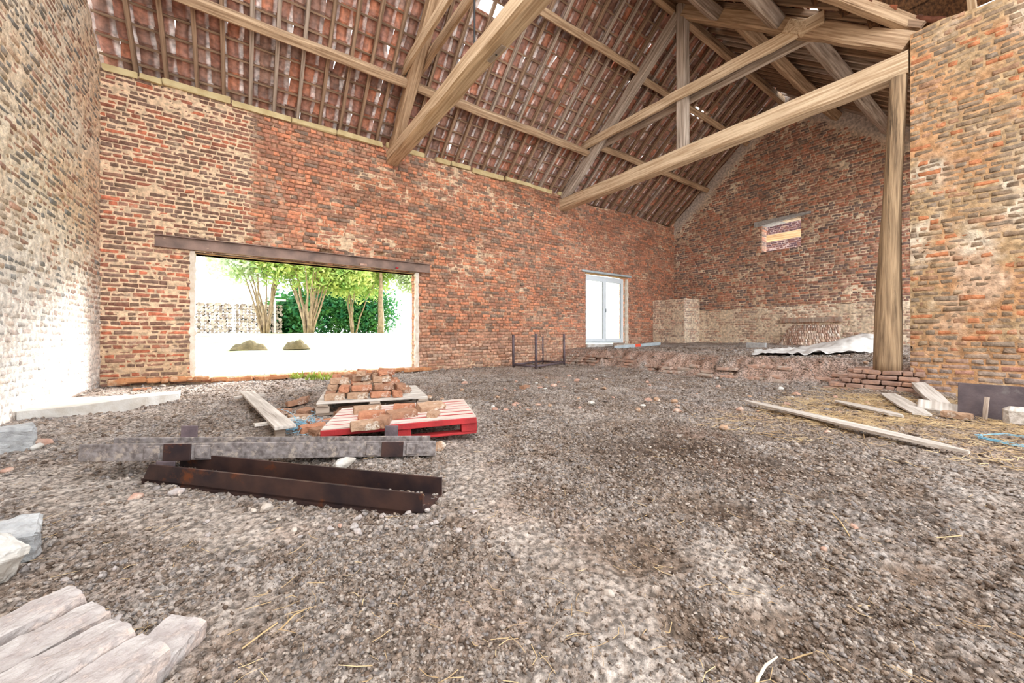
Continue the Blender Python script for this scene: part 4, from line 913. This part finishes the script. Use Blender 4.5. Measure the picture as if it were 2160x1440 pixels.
a = platz(1595, 733); o = MB().box((0, 0, .05), (.12, .42, .13), bev=.008).build('concrete_block', M['concrete'], loc=a, rot=(0, 0, .15)); tag(o, 'small concrete block before the collapsed brick vault', 'block')
# tarp
pa = [platz(*q) for q in ((1585, 752), (1700, 752), (1848, 745), (1850, 728), (1775, 722), (1690, 738))]
n1, n2 = 46, 20; TX = np.zeros((n1, n2)); TY = TX.copy(); TZ = TX.copy()
bot = [pa[0], pa[1], pa[2]]; tpt = [platz(1592, 744), platz(1690, 737), platz(1848, 731)]
for i in range(n1):
    s = i/(n1-1); k = 0 if s < .5 else 1; tt = s*2-k; p = bot[k].lerp(bot[k+1], tt); r = tpt[k].lerp(tpt[k+1], tt)
    for j in range(n2):
        t_ = j/(n2-1); w = p.lerp(r, t_); TX[i, j] = w.x; TY[i, j] = w.y
TS, TT = np.meshgrid(np.linspace(0, 1, n1), np.linspace(0, 1, n2), indexing='ij')
TZ = surf(TX, TY)+.03+.10*np.abs(fbm(TS*7, TT*4, 4, 3)-.5)*2+.22*sst(.45, .75, TS)*sst(0, .35, TT)*(.6+.4*np.sin(TS*9))
V = np.stack([TX, TY, TZ], -1).reshape(-1, 3); I = np.arange(n1*n2).reshape(n1, n2); q = np.stack([I[:-1, :-1], I[1:, :-1], I[1:, 1:], I[:-1, 1:]], -1).reshape(-1, 4)
o = mk('tarpaulin', V, [q], M['tarp'], smooth=True); tag(o, 'crumpled pale grey tarpaulin on the raised level left of the post', 'tarpaulin')
o.modifiers.new('s', 'SOLIDIFY').thickness = .006
# collapsed brick vault
va = empty('brick_vault', (11.75, 4.6, .4)); tag(va, 'remains of a low brick vault at the foot of the gable plinth', 'vault')
vy0, vy1 = platz(1735, 735).y, platz(1530, 735).y
vb = []; vbc = []; rs = np.random.RandomState(2); mb = MB()
yc = (vy0+vy1)/2; hw = abs(vy1-vy0)/2
V = []; Cx = []; F4 = []
for i in range(14):
    for j in range(34):
        t_ = i/13; s = j/33*2-1; hgt = .66*float(sst(-1.02, -.5, s)); 
        z = .36+t_*hgt; x = 12.4-(1-t_)*.85*(1-.2*abs(s))-.12*(1-abs(s))*math.sin(t_*3.1); y = yc-s*hw*(1-.12*t_)*.98
        V.append((x, y, z))
V = np.array(V); I = np.arange(14*34).reshape(14, 34); q = np.stack([I[:-1, :-1], I[1:, :-1], I[1:, 1:], I[:-1, 1:]], -1).reshape(-1, 4)
mk('vault_bed', V-np.array((11.75, 4.6, .4)), [q], M['masonry'], np.repeat(np.array(lin((206, 188, 170)))[None], len(V), 0), va)
pb = []; n_ = 0; VV = []; FF = []; CC = []
def surfv(s, t_):
    hgt = .66*float(sst(-1.02, -.5, s)); return np.array((12.4-(1-t_)*.85*(1-.2*abs(s))-.12*(1-abs(s))*math.sin(t_*3.1), yc-s*hw*(1-.12*t_)*.98, .36+t_*hgt))
for a_i in range(30):
    for b_i in range(9):
        s = -1+2*(a_i+.5)/30+(.5/30 if b_i % 2 else 0)+(b_i-4)*.018; t_ = (b_i+.5)/9
        if abs(s) > .97 or rs.rand() < .1: continue
        ds, dt = .028, .047; c4 = [surfv(s-ds+dt*.4, t_-dt), surfv(s+ds+dt*.4, t_-dt), surfv(s+ds-dt*.4, t_+dt), surfv(s-ds-dt*.4, t_+dt)]
        nrm = np.cross(c4[1]-c4[0], c4[3]-c4[0]); nrm /= np.linalg.norm(nrm); nrm *= (-1 if nrm[0] > 0 else 1)
        cen = sum(c4)/4; VV += [p+nrm*-.01 for p in c4]+[cen+(p-cen)*.92+nrm*(.022+rs.rand()*.012) for p in c4]
        FF += [[n_+4, n_+5, n_+6, n_+7]]+[[n_+k, n_+(k+1) % 4, n_+4+(k+1) % 4, n_+4+k] for k in range(4)]; n_ += 8
        CC += [pal([(196, 166, 150), (208, 186, 172), (176, 144, 128), (218, 204, 194)])[rs.randint(4)]]*8
mk('vault_bricks', np.array(VV)-np.array((11.75, 4.6, .4)), [np.array(FF)], M['masonry'], np.array(CC), va)
sc_ = MB()                                                          # soldier course above it
for k in range(26): sc_.box((12.40, yc+hw*.75-k*(hw*1.65/26), 1.17), (.10, .062, .13), bev=.01, jit=.005)
sc_.build('trim_13', M['stepbrick'])['kind'] = 'structure'
# ------------------------------------------------------------------ outside
og = []
ox = np.linspace(-14, 24, 90); oy = np.concatenate([np.linspace(8.33, 12, 26), np.linspace(12.4, 60, 50)]); OX, OY = np.meshgrid(ox, oy, indexing='ij')
OZ = .02+.80*sst(8.6, 17, OY)+(fbm(OX*.8, OY*.8, 4, 1)-.5)*.12
I = np.arange(OX.size).reshape(OX.shape); q = np.stack([I[:-1, :-1], I[1:, :-1], I[1:, 1:], I[:-1, 1:]], -1).reshape(-1, 4)
o = mk('lawn', np.stack([OX, OY, OZ], -1).reshape(-1, 3), [q], M['grass'], smooth=True); tag(o, 'sunlit grass ground outside the wide opening', 'grass', kind='stuff')
def oz(y): return .02+.80*float(sst(8.6, 17, y))
def mound_(px, py, Y, w, h, lab):
    p = px_y(px, py, Y); v = []; f = []; n, m = 20, 8
    for i in range(n+1):
        for j in range(m+1):
            a = i/n*2-1; b = j/m*2-1; r = max(0, 1-a*a)**.9*max(0, 1-b*b)*(.6+.8*float(vn(a*3+px, b*2, 4))); v.append((p.x+a*w/2, Y+b*w/3, oz(Y)-.12+h*r*(.8+.4*float(vn(a*4, b*4, 2)))+.1))
    for i in range(n):
        for j in range(m): k = i*(m+1)+j; f.append((k, k+m+1, k+m+2, k+1))
    o = MB().add(v, f).build('earth_mound', M['mound'], smooth=True); tag(o, lab, 'mound')
mound_(525, 745, 12.6, .85, .24, 'left of the two low earth mounds outside the opening'); mound_(625, 745, 12.6, .68, .24, 'right of the two low earth mounds outside the opening')
def foliage(c, r, n, size, m_, parent, seed, name='foliage'):
    rs = np.random.RandomState(seed); p = rs.randn(n, 3); p /= np.linalg.norm(p, axis=1)[:, None]; p *= (rs.rand(n, 1)**.4)*np.array(r)*(.75+.5*rs.rand(n, 1)); p += np.array(c)
    a = rs.randn(n, 3); a /= np.linalg.norm(a, axis=1)[:, None]; b = np.cross(a, rs.randn(n, 3)); b /= np.linalg.norm(b, axis=1)[:, None]; s = size*(.5+rs.rand(n, 1))
    V = np.stack([p-a*s, p+b*s*.45, p+a*s, p-b*s*.45], 1).reshape(-1, 3); F_ = np.arange(n*4).reshape(n, 4); return mk(name, V, [F_], M[m_], None, parent)
def shrub(px, Y, stems, h, crown, n, m_, lab, cat='tree', seed=0, spread=1.2, sr=.05, lsz=.095):
    p = px_y(px, 705, Y); z0 = oz(Y)-.05; e = empty('multi_stemmed_tree' if stems > 1 else 'tree', (p.x, Y, z0)); tag(e, lab, cat, ); rs = random.Random(seed); mb = MB()
    for k in range(stems):
        a = rs.uniform(0, 6.28); d = spread*(.3+.7*rs.random()); dx = math.cos(a)*d; q = [(dx*.12, math.sin(a)*d*.1, 0)]
        for j in range(1, 7): t_ = j/6; q.append((dx*(.12+.88*t_**1.3)+rs.gauss(0, .03), math.sin(a)*d*t_+rs.gauss(0, .03), h*t_))
        mb.tube(q, [sr*(1-.12*j) for j in range(7)], 6)
    mb.build('stems', M['bark'], e, smooth=True)
    for i, (c, r) in enumerate(crown): foliage(c, r, n, lsz, m_, e, seed*7+i)
    return e
shrub(560, 19, 16, 3.0, [((-.5, 0, 3.2), (1.6, 1.2, 1.1))], 4200, 'leafpale', 'pale multi-stemmed tree left of the green one outside', seed=1, spread=1.0)
shrub(650, 18, 15, 3.2, [((0, 0, 3.0), (1.9, 1.4, 1.2)), ((-1.2, .3, 3.4), (1.2, 1, .9)), ((1.3, .2, 2.6), (1.2, 1, .8))], 4200, 'leaf', 'green multi-stemmed tree in the middle of the opening', seed=2, spread=1.3)
shrub(745, 20, 7, 2.6, [((.2, 0, 2.8), (1.6, 1.2, 1.1)), ((1.2, 0, 3.6), (1.4, 1, .9))], 4200, 'leaf', 'leafy yellow-green tree right of the middle one', seed=3, spread=1.2, sr=.04)
for (px, Y, r, lab) in ((690, 24, (2.2, 1.2, 2.0), 'dark green hedge bush between the tree stems'), (770, 24, (1.9, 1.2, 1.9), 'dark green bush right of the tree stems'), (610, 25, (1.3, 1.0, 1.2), 'small dark bush behind the middle tree')):
    p = px_y(px, 705, Y); e = empty('bush', (p.x, Y, oz(Y))); tag(e, lab, 'bush'); foliage((0, 0, r[2]*.75), r, 7000, .11, 'leafdark', e, int(px))
shrub(803, 19, 1, 4.2, [((.3, 0, 4.0), (1.7, 1.2, 1.0)), ((1.6, 0, 3.0), (.9, .8, .9))], 3000, 'leafpale', 'pale single-trunk tree at the right of the opening', seed=5, spread=.15, sr=.16)
bounce_gnd = MB().add([(-25, -25, -.22), (30, -25, -.22), (30, 8.3, -.22), (-25, 8.3, -.22)], [(0, 1, 2, 3)]).build('bounce_ground', M['slabw']); tag(bounce_gnd, 'pale unseen ground around the barn, added to bounce light inside', 'bounce_ground', kind='structure')  # unseen plane, added to bounce daylight up to the roof
# wood stack
p0 = px_y(380, 705, 24); ws = empty('log_stack', (p0.x, 24, oz(24)-.1)); tag(ws, 'stack of split logs under a rail outside at left', 'log stack')
mb = MB(); rs_ = random.Random(6)
for i in range(25):
    for j in range(10): mb.tube([(i*.17+rs_.gauss(0, .02), -.25+rs_.uniform(-.05, .05), .1+j*.16+rs_.gauss(0, .02)), (i*.17, .3, .1+j*.16)], rs_.uniform(.075, .10), 7)
mb.build('logs', M['log'], ws)['kind'] = 'stuff'
for k in range(3): MB().box((.3+k*1.75, -.4, .95), (.1, .1, 1.9)).build('post', M['board'], ws)
MB().box((2.1, -.4, 1.86), (4.4, .12, .1)).build('rail', M['board'], ws)
for (px, py) in ((628, 797), (690, 800), (660, 799)):                # weeds at the sill
    p = gp(px, py, .03); n = 40; rs = np.random.RandomState(int(px)); V = []; Fq = []
    for k in range(n):
        a = rs.rand()*6.28; l = .05+.1*rs.rand(); b0 = np.array((p.x+rs.randn()*.06, p.y+rs.randn()*.04, .02)); tip = b0+np.array((math.cos(a)*l*.6, math.sin(a)*l*.6, l)); w = np.array((-math.sin(a), math.cos(a), 0))*.008; V += [b0-w, b0+w, (b0+tip)/2+w*1.5, tip, (b0+tip)/2-w*1.5]; Fq.append([k*5+i for i in range(5)])
    o = mk('weed_tuft', np.array(V), [np.array(Fq)], M['weed']); tag(o, 'yellow-green weed tuft growing at the sill of the opening, %s' % {628: 'leftmost', 690: 'rightmost', 660: 'middle one'}[px], 'weed', kind='stuff')
